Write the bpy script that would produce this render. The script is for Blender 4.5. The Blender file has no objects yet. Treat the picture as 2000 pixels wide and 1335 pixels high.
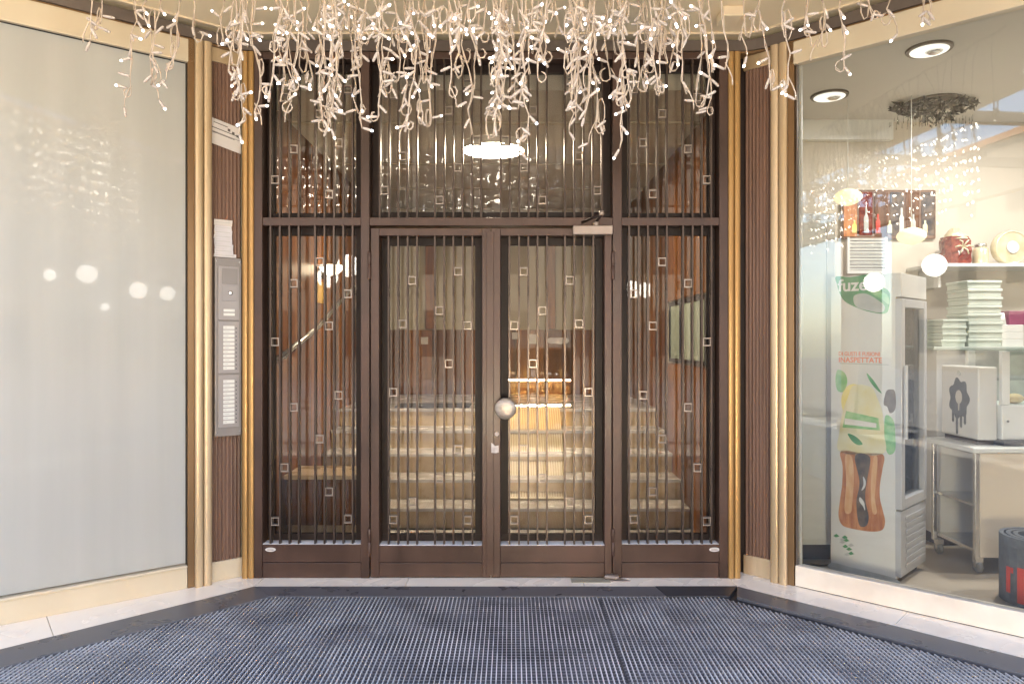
import bpy, math, random
from math import sin, cos, pi, radians, sqrt
from mathutils import Vector, Matrix

random.seed(7)
sc = bpy.context.scene
COL = sc.collection

# ------------------------------------------------------------------ camera, sky, sun, exposure
H = 1.417            # eye height
FPX = 1400.0         # focal length in photo pixels (2000 wide)
cam_d = bpy.data.cameras.new("camera"); cam = bpy.data.objects.new("camera", cam_d); COL.objects.link(cam)
cam.location = (0, 0, H); cam.rotation_euler = (radians(90), 0, 0)
cam_d.sensor_width = 36.0; cam_d.lens = 36.0 * FPX / 2000.0
cam_d.clip_start = 0.05; cam_d.clip_end = 400
sc.camera = cam

SUN_EL = 58.0
world = bpy.data.worlds.new("World"); sc.world = world; world.use_nodes = True
wn = world.node_tree
for n in list(wn.nodes): wn.nodes.remove(n)
wo = wn.nodes.new("ShaderNodeOutputWorld"); wb = wn.nodes.new("ShaderNodeBackground"); sky = wn.nodes.new("ShaderNodeTexSky")
sky.sky_type = 'NISHITA'; sky.sun_disc = False
sky.sun_elevation = radians(SUN_EL); sky.sun_rotation = radians(20)
wb.inputs[1].default_value = 0.15
wn.links.new(sky.outputs[0], wb.inputs[0]); wn.links.new(wb.outputs[0], wo.inputs[0])

sun_d = bpy.data.lights.new("sun", 'SUN'); sun = bpy.data.objects.new("sun", sun_d); COL.objects.link(sun)
sun_d.energy = 4.5; sun_d.angle = radians(0.5); sun_d.color = (1.0, 0.95, 0.87)
sun.rotation_euler = (radians(-(90 - SUN_EL)), 0, radians(-20)); sun.location = (8, 20, 30)

sc.view_settings.view_transform = 'Standard'; sc.view_settings.look = 'None'
sc.view_settings.exposure = 3.0; sc.view_settings.gamma = 1.0; sc.view_settings.use_curve_mapping = False
sc.render.engine = 'CYCLES'
sc.cycles.use_denoising = True
sc.cycles.max_bounces = 10; sc.cycles.diffuse_bounces = 5; sc.cycles.glossy_bounces = 4
sc.cycles.transparent_max_bounces = 24; sc.cycles.transmission_bounces = 6
sc.cycles.sample_clamp_indirect = 8.0
sc.cycles.caustics_reflective = False; sc.cycles.caustics_refractive = False

# ------------------------------------------------------------------ materials
def rgb(r, g, b):
    f = lambda c: (c / 255.0 / 12.92) if c / 255.0 <= 0.04045 else ((c / 255.0 + 0.055) / 1.055) ** 2.4
    return (f(r), f(g), f(b))

def mat(name, c1, c2=None, scale=4.0, stretch=(1, 1, 1), rough=0.5, metal=0.0, bump=0.0, bscale=60.0, rvar=0.0,
        coat=0.0, emit=None, estr=0.0, spec=0.5, detail=6.0, lo=0.35, hi=0.65, ior=None):
    m = bpy.data.materials.new(name); m.use_nodes = True
    nt = m.node_tree; p = nt.nodes["Principled BSDF"]
    p.inputs["Base Color"].default_value = (*c1, 1)
    p.inputs["Roughness"].default_value = rough; p.inputs["Metallic"].default_value = metal
    p.inputs["Specular IOR Level"].default_value = spec
    if ior: p.inputs["IOR"].default_value = ior
    if coat:
        p.inputs["Coat Weight"].default_value = coat; p.inputs["Coat Roughness"].default_value = 0.03
    if emit:
        p.inputs["Emission Color"].default_value = (*emit, 1); p.inputs["Emission Strength"].default_value = estr
    if c2 or bump or rvar:
        tc = nt.nodes.new("ShaderNodeTexCoord"); mp = nt.nodes.new("ShaderNodeMapping")
        mp.inputs["Scale"].default_value = stretch
        nt.links.new(tc.outputs["Object"], mp.inputs[0])
        nz = nt.nodes.new("ShaderNodeTexNoise"); nz.inputs["Scale"].default_value = scale; nz.inputs["Detail"].default_value = detail
        nt.links.new(mp.outputs[0], nz.inputs["Vector"])
        rp = nt.nodes.new("ShaderNodeMapRange"); rp.inputs[1].default_value = lo; rp.inputs[2].default_value = hi
        nt.links.new(nz.outputs["Fac"], rp.inputs[0])
        if c2:
            mx = nt.nodes.new("ShaderNodeMix"); mx.data_type = 'RGBA'
            mx.inputs[6].default_value = (*c1, 1); mx.inputs[7].default_value = (*c2, 1)
            nt.links.new(rp.outputs[0], mx.inputs[0]); nt.links.new(mx.outputs[2], p.inputs["Base Color"])
        if rvar:
            r2 = nt.nodes.new("ShaderNodeMapRange"); r2.inputs[3].default_value = rough; r2.inputs[4].default_value = rough + rvar
            nt.links.new(rp.outputs[0], r2.inputs[0]); nt.links.new(r2.outputs[0], p.inputs["Roughness"])
        if bump:
            n2 = nt.nodes.new("ShaderNodeTexNoise"); n2.inputs["Scale"].default_value = bscale; n2.inputs["Detail"].default_value = 3
            nt.links.new(mp.outputs[0], n2.inputs["Vector"])
            b = nt.nodes.new("ShaderNodeBump"); b.inputs["Strength"].default_value = bump; b.inputs["Distance"].default_value = 0.01
            nt.links.new(n2.outputs["Fac"], b.inputs["Height"]); nt.links.new(b.outputs[0], p.inputs["Normal"])
    return m

def glass(name, tint=(0.97, 0.98, 0.97), ior=1.52, wobble=0.0, wscale=3.0, dirt=0.0):
    """clear pane: what passes goes straight through, what reflects is Fresnel; optional wavy surface and thin dust"""
    m = bpy.data.materials.new(name); m.use_nodes = True; nt = m.node_tree
    for n in list(nt.nodes): nt.nodes.remove(n)
    o = nt.nodes.new("ShaderNodeOutputMaterial"); mix = nt.nodes.new("ShaderNodeMixShader")
    tr = nt.nodes.new("ShaderNodeBsdfTransparent"); tr.inputs[0].default_value = (*tint, 1)
    gl = nt.nodes.new("ShaderNodeBsdfGlossy"); gl.inputs["Roughness"].default_value = 0.006
    fr = nt.nodes.new("ShaderNodeFresnel"); fr.inputs[0].default_value = ior
    nt.links.new(fr.outputs[0], mix.inputs[0]); nt.links.new(gl.outputs[0], mix.inputs[2])
    src = tr.outputs[0]
    if dirt:
        df = nt.nodes.new("ShaderNodeBsdfDiffuse"); df.inputs[0].default_value = (0.8, 0.78, 0.74, 1)
        m2 = nt.nodes.new("ShaderNodeMixShader")
        tc2 = nt.nodes.new("ShaderNodeTexCoord"); nz2 = nt.nodes.new("ShaderNodeTexNoise"); nz2.inputs["Scale"].default_value = 2.2
        nz2.inputs["Detail"].default_value = 8
        nt.links.new(tc2.outputs["Object"], nz2.inputs["Vector"])
        r = nt.nodes.new("ShaderNodeMapRange"); r.inputs[1].default_value = 0.35; r.inputs[2].default_value = 0.75
        r.inputs[3].default_value = dirt * 0.35; r.inputs[4].default_value = dirt * 1.3
        nt.links.new(nz2.outputs["Fac"], r.inputs[0]); nt.links.new(r.outputs[0], m2.inputs[0])
        nt.links.new(tr.outputs[0], m2.inputs[1]); nt.links.new(df.outputs[0], m2.inputs[2]); src = m2.outputs[0]
    nt.links.new(src, mix.inputs[1])
    if wobble:
        tc = nt.nodes.new("ShaderNodeTexCoord"); nz = nt.nodes.new("ShaderNodeTexNoise"); nz.inputs["Scale"].default_value = wscale
        nz.inputs["Detail"].default_value = 2
        b = nt.nodes.new("ShaderNodeBump"); b.inputs["Strength"].default_value = wobble; b.inputs["Distance"].default_value = 0.02
        nt.links.new(tc.outputs["Object"], nz.inputs["Vector"]); nt.links.new(nz.outputs["Fac"], b.inputs["Height"])
        nt.links.new(b.outputs[0], gl.inputs["Normal"]); nt.links.new(b.outputs[0], fr.inputs["Normal"])
    nt.links.new(mix.outputs[0], o.inputs[0])
    return m

M = {}
M['bronze'] = mat('brown_painted_metal', (0.040, 0.020, 0.013), (0.085, 0.044, 0.031), 3.0, (1, 1, 0.5), 0.30, 0.15, 0.06, 90, 0.2)
M['bronze_dark'] = mat('dark_bead_metal', (0.014, 0.008, 0.006), (0.022, 0.012, 0.010), 4, (1, 1, 1), 0.5, 0.0, spec=0.25)
M['bar'] = mat('bronze_bar_metal', (0.050, 0.034, 0.027), (0.085, 0.060, 0.048), 6, (1, 1, 0.4), 0.26, 0.5, 0, 60, 0.1)
M['orn'] = mat('ornament_metal', (0.25, 0.21, 0.18), (0.34, 0.29, 0.25), 12, (1, 1, 1), 0.28, 0.6, 0, 60, 0.1)
M['railtop_skylit'] = mat('skylit_rail_top', (0.84, 0.82, 0.82), (0.93, 0.92, 0.92), 14, (1, 1, 1), 0.45, 0.0)  # near-white colour stands in for sky light on the rail tops
M['gold'] = mat('gold_anodised_metal', (0.47, 0.345, 0.20), (0.60, 0.46, 0.30), 5, (2, 2, 0.12), 0.28, 0.45, 0.05, 50, 0.22)
M['goldside'] = mat('bronze_return_metal', (0.198, 0.113, 0.050), (0.270, 0.158, 0.072), 2, (1, 1, 0.3), 0.35, 0.5)
M['gold_warm'] = mat('gold_with_warm_reflection', (0.34, 0.19, 0.065), (0.43, 0.26, 0.10), 5, (2, 2, 0.15), 0.28, 0.5, 0.04, 50, 0.15)  # same gold trim metal, its warm reflection put into the base colour
M['flute'] = mat('fluted_brown_laminate', (0.135, 0.077, 0.054), (0.207, 0.117, 0.081), 22, (1, 1, 0.05), 0.38, 0.0, 0.05, 90, 0.12)
M['cream'] = mat('cream_enamel_rail', (0.576, 0.480, 0.336), (0.616, 0.528, 0.384), 2.0, (1, 1, 0.4), 0.34, 0.05, 0.02, 40, 0.1)
M['sillstone'] = mat('pale_sill_stone', (0.779, 0.703, 0.598), (0.665, 0.580, 0.484), 4, (1, 1, 1), 0.30, 0, 0.02, 50, 0.1)
M['frosted'] = mat('white_backed_glass', (0.405, 0.402, 0.372), (0.435, 0.432, 0.402), 3.0, (2.5, 2.5, 0.12), 0.5, 0, 0, 60, 0.0, coat=0.40, spec=0.1)
M['ceil'] = mat('warm_cream_plaster', (0.86, 0.72, 0.49), (0.89, 0.75, 0.52), 1.2, (1, 1, 1), 0.55, 0, 0.03, 120)
M['ceiltrim'] = mat('ceiling_trim_paint', (0.68, 0.55, 0.38), None, rough=0.45)
M['fascia'] = mat('dark_grey_fascia', (0.11, 0.085, 0.072), (0.15, 0.12, 0.10), 3, (1, 1, 1), 0.4, 0.3)
M['black'] = mat('black_gap', (0.012, 0.011, 0.011), None, rough=0.7)
M['marble'] = mat('pale_marble', (0.96, 0.87, 0.76), (0.82, 0.72, 0.62), 3.2, (1, 1, 1), 0.24, 0, 0.02, 80, 0.2, detail=9, lo=0.5, hi=0.82)
M['rubber'] = mat('grey_rubber_border', (0.082, 0.083, 0.096), (0.112, 0.113, 0.128), 6, (1, 1, 1), 0.26, 0, 0.05, 200, 0.10)
M['rubber_dark'] = mat('dark_rubber_border', (0.022, 0.024, 0.032), (0.035, 0.037, 0.046), 6, (1, 1, 1), 0.35, 0, 0.12, 200, 0.15)
M['rib'] = mat('worn_rubber_ribs', (0.36, 0.36, 0.385), (0.66, 0.66, 0.69), 3.2, (1, 1, 1), 0.22, 0, 0.0, 60, 0.15)
M['crossrib'] = mat('rubber_cross_ribs', (0.09, 0.088, 0.10), (0.17, 0.166, 0.185), 4.5, (1, 1, 1), 0.28)
M['pit'] = mat('mat_base_rubber', (0.014, 0.014, 0.018), (0.025, 0.025, 0.03), 8, (1, 1, 1), 0.6)
M['paving'] = mat('arcade_paving', (0.24, 0.22, 0.195), (0.30, 0.28, 0.25), 2.5, (1, 1, 1), 0.35, 0, 0.02, 60, 0.15)
M['street'] = mat('street_paving', (0.12, 0.116, 0.112), (0.17, 0.165, 0.16), 0.8, (1, 1, 1), 0.75)
M['ochre'] = mat('pale_plaster_facade', (0.19, 0.155, 0.12), (0.24, 0.20, 0.155), 0.5, (1, 1, 1), 0.8)
M['columnst'] = mat('arcade_column_stone', (0.24, 0.19, 0.16), (0.32, 0.26, 0.22), 3, (1, 1, 1), 0.4)
M['shutter'] = mat('dark_window_glass', (0.03, 0.03, 0.03), None, rough=0.6)
M['pane'] = glass('clear_door_glass', (0.94, 0.93, 0.90), 1.50, 0.012, 1.2, 0.003)
M['pane_t'] = glass('dusty_transom_glass', (0.92, 0.91, 0.89), 1.52, 0.10, 6.0, 0.035)
M['shopglass'] = glass('clear_shop_glass', (0.97, 0.985, 0.975), 1.56, 0.0, 2.0, 0.010)
M['clear'] = glass('thin_clear_glass', (0.93, 0.97, 0.95), 1.5)
# hall
M['wood'] = mat('hall_veneer', (0.15, 0.046, 0.007), (0.27, 0.098, 0.016), 9, (2.5, 2.5, 0.22), 0.30, 0, 0.02, 60, 0.1)
M['wood2'] = mat('hall_veneer_deep', (0.075, 0.024, 0.005), (0.15, 0.05, 0.010), 9, (2.5, 2.5, 0.22), 0.30, 0, 0.02, 60, 0.1)
M['hallceil'] = mat('hall_ceiling_paint', (0.44, 0.40, 0.34), None, rough=0.6, bump=0.03)
M['hallwall'] = mat('hall_wall_paint', (0.374, 0.323, 0.238), (0.425, 0.374, 0.281), 1, (1, 1, 1), 0.6)
M['step'] = mat('beige_step_stone', (0.423, 0.313, 0.184), (0.552, 0.423, 0.267), 7, (1, 1, 1), 0.25, 0, 0.02, 80, 0.1)
M['tread'] = mat('grey_marble_tread', (0.460, 0.423, 0.386), (0.626, 0.598, 0.570), 7, (1, 1, 1), 0.18, 0, 0.02, 80, 0.1)
M['rampm'] = mat('cream_ramp_sheet', (0.558, 0.468, 0.306), (0.630, 0.540, 0.378), 5, (1, 1, 1), 0.4)
M['ramprib'] = mat('tan_ramp_rib', (0.40, 0.30, 0.17), None, rough=0.5)
M['steel'] = mat('brushed_steel', (0.62, 0.60, 0.57), (0.72, 0.70, 0.67), 30, (1, 1, 1), 0.25, 0.9)
M['darkmat'] = mat('dark_doormat', (0.03, 0.022, 0.018), None, rough=0.9)
M['hallamp'] = mat('lit_ceiling_diffuser', (0.9, 0.9, 0.9), None, emit=(1.0, 0.85, 0.64), estr=17.5)
M['sconce'] = mat('opal_bowl', (0.8, 0.78, 0.72), None, rough=0.3, emit=(1, 0.86, 0.62), estr=0.9)
M['amber'] = mat('amber_paper', (0.55, 0.33, 0.08), None, rough=0.6)
M['greenglass'] = mat('pale_green_frosted_pane', (0.36, 0.42, 0.34), None, rough=0.25)
M['plum'] = mat('plum_fabric', (0.10, 0.07, 0.14), None, rough=0.8)
M['leaf'] = mat('glossy_dark_leaf', (0.035, 0.06, 0.022), (0.06, 0.09, 0.03), 10, (1, 1, 1), 0.22)
M['terracotta'] = mat('terracotta', (0.36, 0.16, 0.08), (0.43, 0.20, 0.10), 10, (1, 1, 1), 0.7)
# small things
M['greyplastic'] = mat('grey_intercom_metal', (0.212, 0.183, 0.162), (0.255, 0.221, 0.200), 4, (1, 1, 0.4), 0.38, 0.35, 0.03, 200)
M['greyplastic2'] = mat('grey_intercom_module', (0.289, 0.255, 0.238), (0.323, 0.289, 0.268), 4, (1, 1, 0.4), 0.40, 0.25)
M['nameplate'] = mat('white_name_card', (0.697, 0.680, 0.629), None, rough=0.35)
M['darkbtn'] = mat('dark_button', (0.04, 0.035, 0.035), None, rough=0.4)
M['paper'] = mat('white_paper', (0.592, 0.552, 0.520), (0.640, 0.600, 0.568), 7, (1, 1, 1), 0.7)
M['paper2'] = mat('lilac_white_paper', (0.595, 0.570, 0.595), (0.671, 0.654, 0.671), 9, (1, 1, 1), 0.7)
M['ink'] = mat('grey_print', (0.10, 0.085, 0.08), None, rough=0.7)
M['knob'] = mat('worn_brass_knob', (0.336, 0.280, 0.224), (0.528, 0.464, 0.392), 22, (1, 1, 2.5), 0.30, 0.55, 0.12, 60, 0.25)
M['closer'] = mat('closer_grey_beige', (0.288, 0.232, 0.200), (0.336, 0.272, 0.232), 12, (1, 1, 1), 0.35, 0.3)
M['scratch'] = mat('bare_scratched_metal', (0.62, 0.58, 0.55), (0.40, 0.34, 0.31), 40, (1, 1, 1), 0.5)
M['khaki'] = mat('khaki_floor_plate', (0.30, 0.275, 0.21), (0.36, 0.33, 0.26), 10, (1, 1, 1), 0.5)
M['wire'] = mat('clear_warm_wire', (0.40, 0.315, 0.24), (0.49, 0.40, 0.31), 30, (1, 1, 1), 0.25)
M['bulb'] = mat('milky_bulb', (0.40, 0.335, 0.285), None, rough=0.2, emit=(1.0, 0.90, 0.80), estr=0.012)
M['tip'] = mat('lit_bulb_tip', (0.95, 0.92, 0.88), None, rough=0.2, emit=(1.0, 0.90, 0.78), estr=1.0)
M['tiphot'] = mat('bright_bulb_tip', (0.95, 0.92, 0.88), None, emit=(1.0, 0.88, 0.72), estr=5.0)
M['tipcool'] = mat('lit_cool_bulb_tip', (0.92, 0.93, 0.97), None, rough=0.2, emit=(0.80, 0.86, 1.0), estr=1.0)
M['globe'] = mat('lit_opal_globe', (0.9, 0.9, 0.9), None, emit=(1.0, 0.93, 0.82), estr=2.6)
# shop
M['shopwall'] = mat('shop_cream_wall', (0.50, 0.44, 0.365), (0.54, 0.48, 0.405), 1, (1, 1, 1), 0.6)
M['shopceil'] = mat('shop_ceiling_paint', (0.541, 0.508, 0.467), (0.574, 0.541, 0.500), 0.8, (1, 1, 1), 0.6)
M['shopfloor'] = mat('shop_beige_floor', (0.42, 0.34, 0.26), (0.50, 0.42, 0.33), 3, (1, 1, 1), 0.3, 0, 0, 60, 0.1)
M['white'] = mat('white_enamel', (0.680, 0.671, 0.646), None, rough=0.3)
M['whitecab'] = mat('white_laminate', (0.612, 0.586, 0.552), (0.646, 0.620, 0.586), 2, (1, 1, 1), 0.4)
M['fridgegrey'] = mat('grey_fridge_plastic', (0.46, 0.45, 0.46), None, rough=0.35)
M['downlight'] = mat('lit_downlight', (0.9, 0.9, 0.9), None, emit=(1.0, 0.93, 0.82), estr=0.13)
M['rim'] = mat('dark_bronze_rim', (0.09, 0.065, 0.045), None, rough=0.3, metal=0.5)
M['chrome'] = mat('chrome', (0.75, 0.75, 0.74), None, rough=0.12, metal=1.0)
M['blackcrystal'] = mat('black_crystal', (0.008, 0.007, 0.007), None, rough=0.35, spec=0.2)
M['styro'] = mat('pale_green_foam', (0.48, 0.52, 0.455), (0.54, 0.57, 0.51), 8, (1, 1, 1), 0.6)
M['beigepanel'] = mat('beige_trolley_panel', (0.70, 0.59, 0.46), (0.74, 0.63, 0.50), 1, (1, 1, 1), 0.4)
M['rolldark'] = mat('grey_felt_mat', (0.10, 0.105, 0.12), (0.14, 0.145, 0.16), 30, (1, 1, 1), 0.9, 0, 0.3, 300)
M['red'] = mat('red_print', (0.55, 0.06, 0.04), None, rough=0.7)
M['darkred'] = mat('dark_red_wrap', (0.13, 0.02, 0.015), (0.24, 0.05, 0.03), 30, (1, 1, 1), 0.15)
M['goldtin'] = mat('pale_gold_tin', (0.62, 0.52, 0.32), (0.70, 0.62, 0.44), 12, (1, 1, 1), 0.25, 0.3)
M['magenta'] = mat('magenta_card', (0.22, 0.04, 0.09), None, rough=0.4)
M['bun'] = mat('baked_bun', (0.62, 0.38, 0.16), (0.74, 0.55, 0.33), 18, (1, 1, 1), 0.55)
M['rubberw'] = mat('grey_caster_rubber', (0.22, 0.21, 0.20), None, rough=0.5)
M['board'] = mat('brown_printed_board', (0.13, 0.065, 0.045), (0.26, 0.16, 0.11), 5, (1, 1, 1), 0.3)
M['mirrorlamp'] = mat('yellow_mirrored_lamp', (0.78, 0.64, 0.36), (0.84, 0.71, 0.45), 14, (1, 1, 1), 0.7, emit=(1, 0.83, 0.5), estr=0.12)
# printed fridge wrap
M['p_white'] = mat('wrap_white', (0.680, 0.663, 0.637), (0.629, 0.612, 0.586), 3, (1, 1, 1), 0.35)
M['p_green'] = mat('wrap_green', (0.03, 0.20, 0.07), (0.14, 0.38, 0.17), 6, (1, 1, 1), 0.35)
M['p_green2'] = mat('wrap_light_green', (0.13, 0.42, 0.15), (0.34, 0.56, 0.28), 14, (1, 1, 1), 0.35)
M['p_lemon'] = mat('wrap_lemon', (0.76, 0.62, 0.14), (0.80, 0.72, 0.34), 12, (1, 1, 1), 0.35)
M['p_cream'] = mat('wrap_cream', (0.70, 0.62, 0.34), (0.72, 0.69, 0.52), 10, (1, 1, 1), 0.35)
M['p_tea'] = mat('wrap_tea', (0.36, 0.11, 0.035), (0.60, 0.26, 0.10), 9, (3, 3, 0.5), 0.35)
M['p_amber'] = mat('wrap_light_amber', (0.70, 0.44, 0.24), (0.62, 0.32, 0.13), 14, (2, 2, 0.6), 0.35)
M['p_teadark'] = mat('wrap_tea_dark', (0.05, 0.042, 0.045), (0.16, 0.11, 0.08), 16, (1, 1, 1), 0.35)
M['p_red'] = mat('wrap_red_text', (0.78, 0.22, 0.12), None, rough=0.35)
M['p_grey'] = mat('wrap_grey', (0.40, 0.40, 0.38), (0.52, 0.52, 0.50), 10, (1, 1, 1), 0.35)

# ------------------------------------------------------------------ mesh helpers
class MB:
    def __init__(s): s.v = []; s.f = []; s.mi = []; s.sm = []; s.cur = 0
    def _add(s, vs, fs, smooth=False):
        o = len(s.v); s.v += [tuple(v) for v in vs]
        for f in fs: s.f.append(tuple(i + o for i in f)); s.mi.append(s.cur); s.sm.append(smooth)
        return s
    def box(s, x0, x1, y0, y1, z0, z1):
        return s._add([(x0, y0, z0), (x1, y0, z0), (x1, y1, z0), (x0, y1, z0), (x0, y0, z1), (x1, y0, z1), (x1, y1, z1), (x0, y1, z1)],
                      [(0, 3, 2, 1), (4, 5, 6, 7), (0, 1, 5, 4), (1, 2, 6, 5), (2, 3, 7, 6), (3, 0, 4, 7)])
    def prism(s, poly, z0, z1, smooth=False):
        """vertical prism over a plan polygon (counter-clockwise)"""
        n = len(poly); a = sum(poly[i][0] * poly[(i + 1) % n][1] - poly[(i + 1) % n][0] * poly[i][1] for i in range(n))
        if a < 0: poly = poly[::-1]
        s._add([(x, y, z0) for x, y in poly] + [(x, y, z1) for x, y in poly],
               [tuple(range(n - 1, -1, -1)), tuple(range(n, 2 * n))], False)
        o = len(s.v) - 2 * n
        for i in range(n):
            j = (i + 1) % n
            s.f.append((o + i, o + j, o + n + j, o + n + i)); s.mi.append(s.cur); s.sm.append(smooth)
        return s
    def plate(s, poly, y0, y1):
        """upright plate: polygon in x,z given thickness y0..y1 (front is y0)"""
        n = len(poly); a = sum(poly[i][0] * poly[(i + 1) % n][1] - poly[(i + 1) % n][0] * poly[i][1] for i in range(n))
        if a < 0: poly = poly[::-1]
        fs = [tuple(range(n)), tuple(range(2 * n - 1, n - 1, -1))]
        for i in range(n):
            j = (i + 1) % n; fs.append((j, i, n + i, n + j))
        return s._add([(x, y0, z) for x, z in poly] + [(x, y1, z) for x, z in poly], fs)
    def tube(s, pts, r, n=6, caps=True, closed=False):
        pts = [Vector(p) for p in pts]; m = len(pts)
        rs = r if isinstance(r, (list, tuple)) else [r] * m
        t0 = (pts[1] - pts[0]).normalized()
        up = Vector((0, 0, 1)) if abs(t0.z) < 0.9 else Vector((1, 0, 0))
        nx = t0.cross(up).normalized()
        vs = []
        for i in range(m):
            if closed: t = pts[(i + 1) % m] - pts[i - 1]
            else: t = pts[min(i + 1, m - 1)] - pts[max(i - 1, 0)]
            if t.length < 1e-9: t = t0.copy()
            t.normalize()
            nx = nx - t * nx.dot(t)
            if nx.length < 1e-6: nx = t.orthogonal()
            nx.normalize(); ny = t.cross(nx)
            for k in range(n):
                a = 2 * pi * k / n
                vs.append(pts[i] + (nx * cos(a) + ny * sin(a)) * rs[i])
        fs = []
        for i in range(m if closed else m - 1):
            j = (i + 1) % m
            for k in range(n):
                l = (k + 1) % n; fs.append((i * n + k, i * n + l, j * n + l, j * n + k))
        s._add(vs, fs, True)
        if caps and not closed:
            o = len(s.v) - m * n
            s.f.append(tuple(o + k for k in range(n - 1, -1, -1))); s.mi.append(s.cur); s.sm.append(False)
            s.f.append(tuple(o + (m - 1) * n + k for k in range(n))); s.mi.append(s.cur); s.sm.append(False)
        return s
    def lathe(s, prof, c=(0, 0, 0), n=16, axis='z', smooth=True):
        """prof: (radius, height) pairs from bottom to top"""
        vs = []
        for r, h in prof:
            for k in range(n):
                a = 2 * pi * k / n
                p = (r * cos(a), r * sin(a), h)
                if axis == 'y': p = (p[0], -p[2], p[1])       # axis towards -y
                if axis == 'x': p = (p[2], p[0], p[1])
                vs.append((c[0] + p[0], c[1] + p[1], c[2] + p[2]))
        fs = []
        m = len(prof)
        for i in range(m - 1):
            for k in range(n):
                l = (k + 1) % n; fs.append((i * n + k, i * n + l, (i + 1) * n + l, (i + 1) * n + k))
        s._add(vs, fs, smooth)
        o = len(s.v) - m * n
        s.f.append(tuple(o + k for k in range(n - 1, -1, -1))); s.mi.append(s.cur); s.sm.append(False)
        s.f.append(tuple(o + (m - 1) * n + k for k in range(n))); s.mi.append(s.cur); s.sm.append(False)
        return s
    def ball(s, c, r, n=14, m=8, sq=(1, 1, 1)):
        vs = [(c[0], c[1], c[2] - r * sq[2])]
        for i in range(1, m):
            ph = -pi / 2 + pi * i / m
            for k in range(n):
                a = 2 * pi * k / n
                vs.append((c[0] + r * sq[0] * cos(ph) * cos(a), c[1] + r * sq[1] * cos(ph) * sin(a), c[2] + r * sq[2] * sin(ph)))
        vs.append((c[0], c[1], c[2] + r * sq[2]))
        fs = []
        for k in range(n):
            l = (k + 1) % n
            fs.append((0, 1 + l, 1 + k)); fs.append((1 + (m - 2) * n + k, 1 + (m - 2) * n + l, len(vs) - 1))
            for i in range(m - 2):
                fs.append((1 + i * n + k, 1 + i * n + l, 1 + (i + 1) * n + l, 1 + (i + 1) * n + k))
        return s._add(vs, fs, True)
    def mesh(s, name, mats):
        me = bpy.data.meshes.new(name); me.from_pydata(s.v, [], s.f)
        for m in (mats if isinstance(mats, (list, tuple)) else [mats]): me.materials.append(m)
        me.polygons.foreach_set("material_index", s.mi); me.polygons.foreach_set("use_smooth", s.sm)
        me.update(); return me
    def obj(s, name, mats, parent=None, loc=None, bevel=0.0):
        return link(name, s.mesh(name, mats), parent, loc, bevel)

def link(name, me, parent=None, loc=None, bevel=0.0, rot=None):
    o = bpy.data.objects.new(name, me); COL.objects.link(o)
    if parent: o.parent = parent
    if loc: o.location = loc
    if rot: o.rotation_euler = rot
    if bevel:
        b = o.modifiers.new("bevel", 'BEVEL'); b.width = bevel; b.segments = 2; b.limit_method = 'ANGLE'; b.angle_limit = radians(40)
    return o

def tag(o, label=None, cat=None, group=None, kind=None):
    if label: o["label"] = label
    if cat: o["category"] = cat
    if group: o["group"] = group
    if kind: o["kind"] = kind
    return o

def thing(name, label, cat, loc=(0, 0, 0), rz=0.0, group=None):
    o = bpy.data.objects.new(name, None); COL.objects.link(o); o.empty_display_size = 0.1
    o.location = loc; o.rotation_euler = (0, 0, rz)
    return tag(o, label, cat, group)

def struct(o): o["kind"] = "structure"; return o
def B(*a): return MB().box(*a)

def text_mesh(name, body, size, material, parent, loc, align='LEFT', bold=0.0, sx=1.0, extrude=0.0006):
    cu = bpy.data.curves.new(name, 'FONT'); cu.body = body; cu.size = size; cu.align_x = align; cu.extrude = extrude
    cu.offset = bold; cu.resolution_u = 3
    t = bpy.data.objects.new("tmp_text", cu); COL.objects.link(t)
    bpy.context.view_layer.update()
    me = bpy.data.meshes.new_from_object(t.evaluated_get(bpy.context.evaluated_depsgraph_get()))
    bpy.data.objects.remove(t); me.name = name; me.materials.clear(); me.materials.append(material)
    for v in me.vertices: v.co.x *= sx
    o = link(name, me, parent, loc); o.rotation_euler = (radians(90), 0, 0)
    return o

def W(px, py, d):           # a photo pixel at a given distance -> world point
    return Vector(((px - 1000) / FPX * d, d, H - (py - 667.5) / FPX * d))
def G(px, py):              # a photo pixel on the floor
    d = FPX * H / (py - 667.5); return ((px - 1000) / FPX * d, d)

# ------------------------------------------------------------------ the plan
UL = Vector((0.786, 0.618)); UL.normalize()       # left shopfront, running towards the door
UR = Vector((0.741, -0.672)); UR.normalize()      # right shopfront, running towards the street
OL = Vector((-1.80, 4.172)); OR_ = Vector((1.612, 4.18))
RZL = math.atan2(UL.y, UL.x); RZR = math.atan2(UR.y, UR.x)
def L2W(x, y, o=OL, u=UL): return (o.x + u.x * x - u.y * y, o.y + u.y * x + u.x * y)
def R2W(x, y): return L2W(x, y, OR_, UR)
LEN_L = 3.19; LEN_R = 2.95
CZ = 3.27                                          # portico ceiling
DX, DY = -0.126, 4.305                             # door centre and front plane
S = 325.2                                          # photo pixels per metre on the door plane
def dx(px): return (px - 959.5) / S
def dz(py): return (1128.0 - py) / S

# ------------------------------------------------------------------ ground, street, arcade (mostly behind the camera, seen in the glass)
struct(B(-60, 60, -60, -0.6, -0.30, -0.12).obj('street', M['street']))
fl = B(-14, 14, -0.6, 12, -0.10, -0.03).obj('floor', M['pit']); struct(fl)
pv = MB()
for i in range(-14, 14):
    for j in range(-1, 3):
        pv.box(i * 1.0 + 0.002, i * 1.0 + 0.998, j * 0.735 + 0.137, j * 0.735 + 0.868, -0.03, 0.0)
pave = pv.obj('arcade_paving', M['paving'], fl); pave["kind"] = "stuff"

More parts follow.
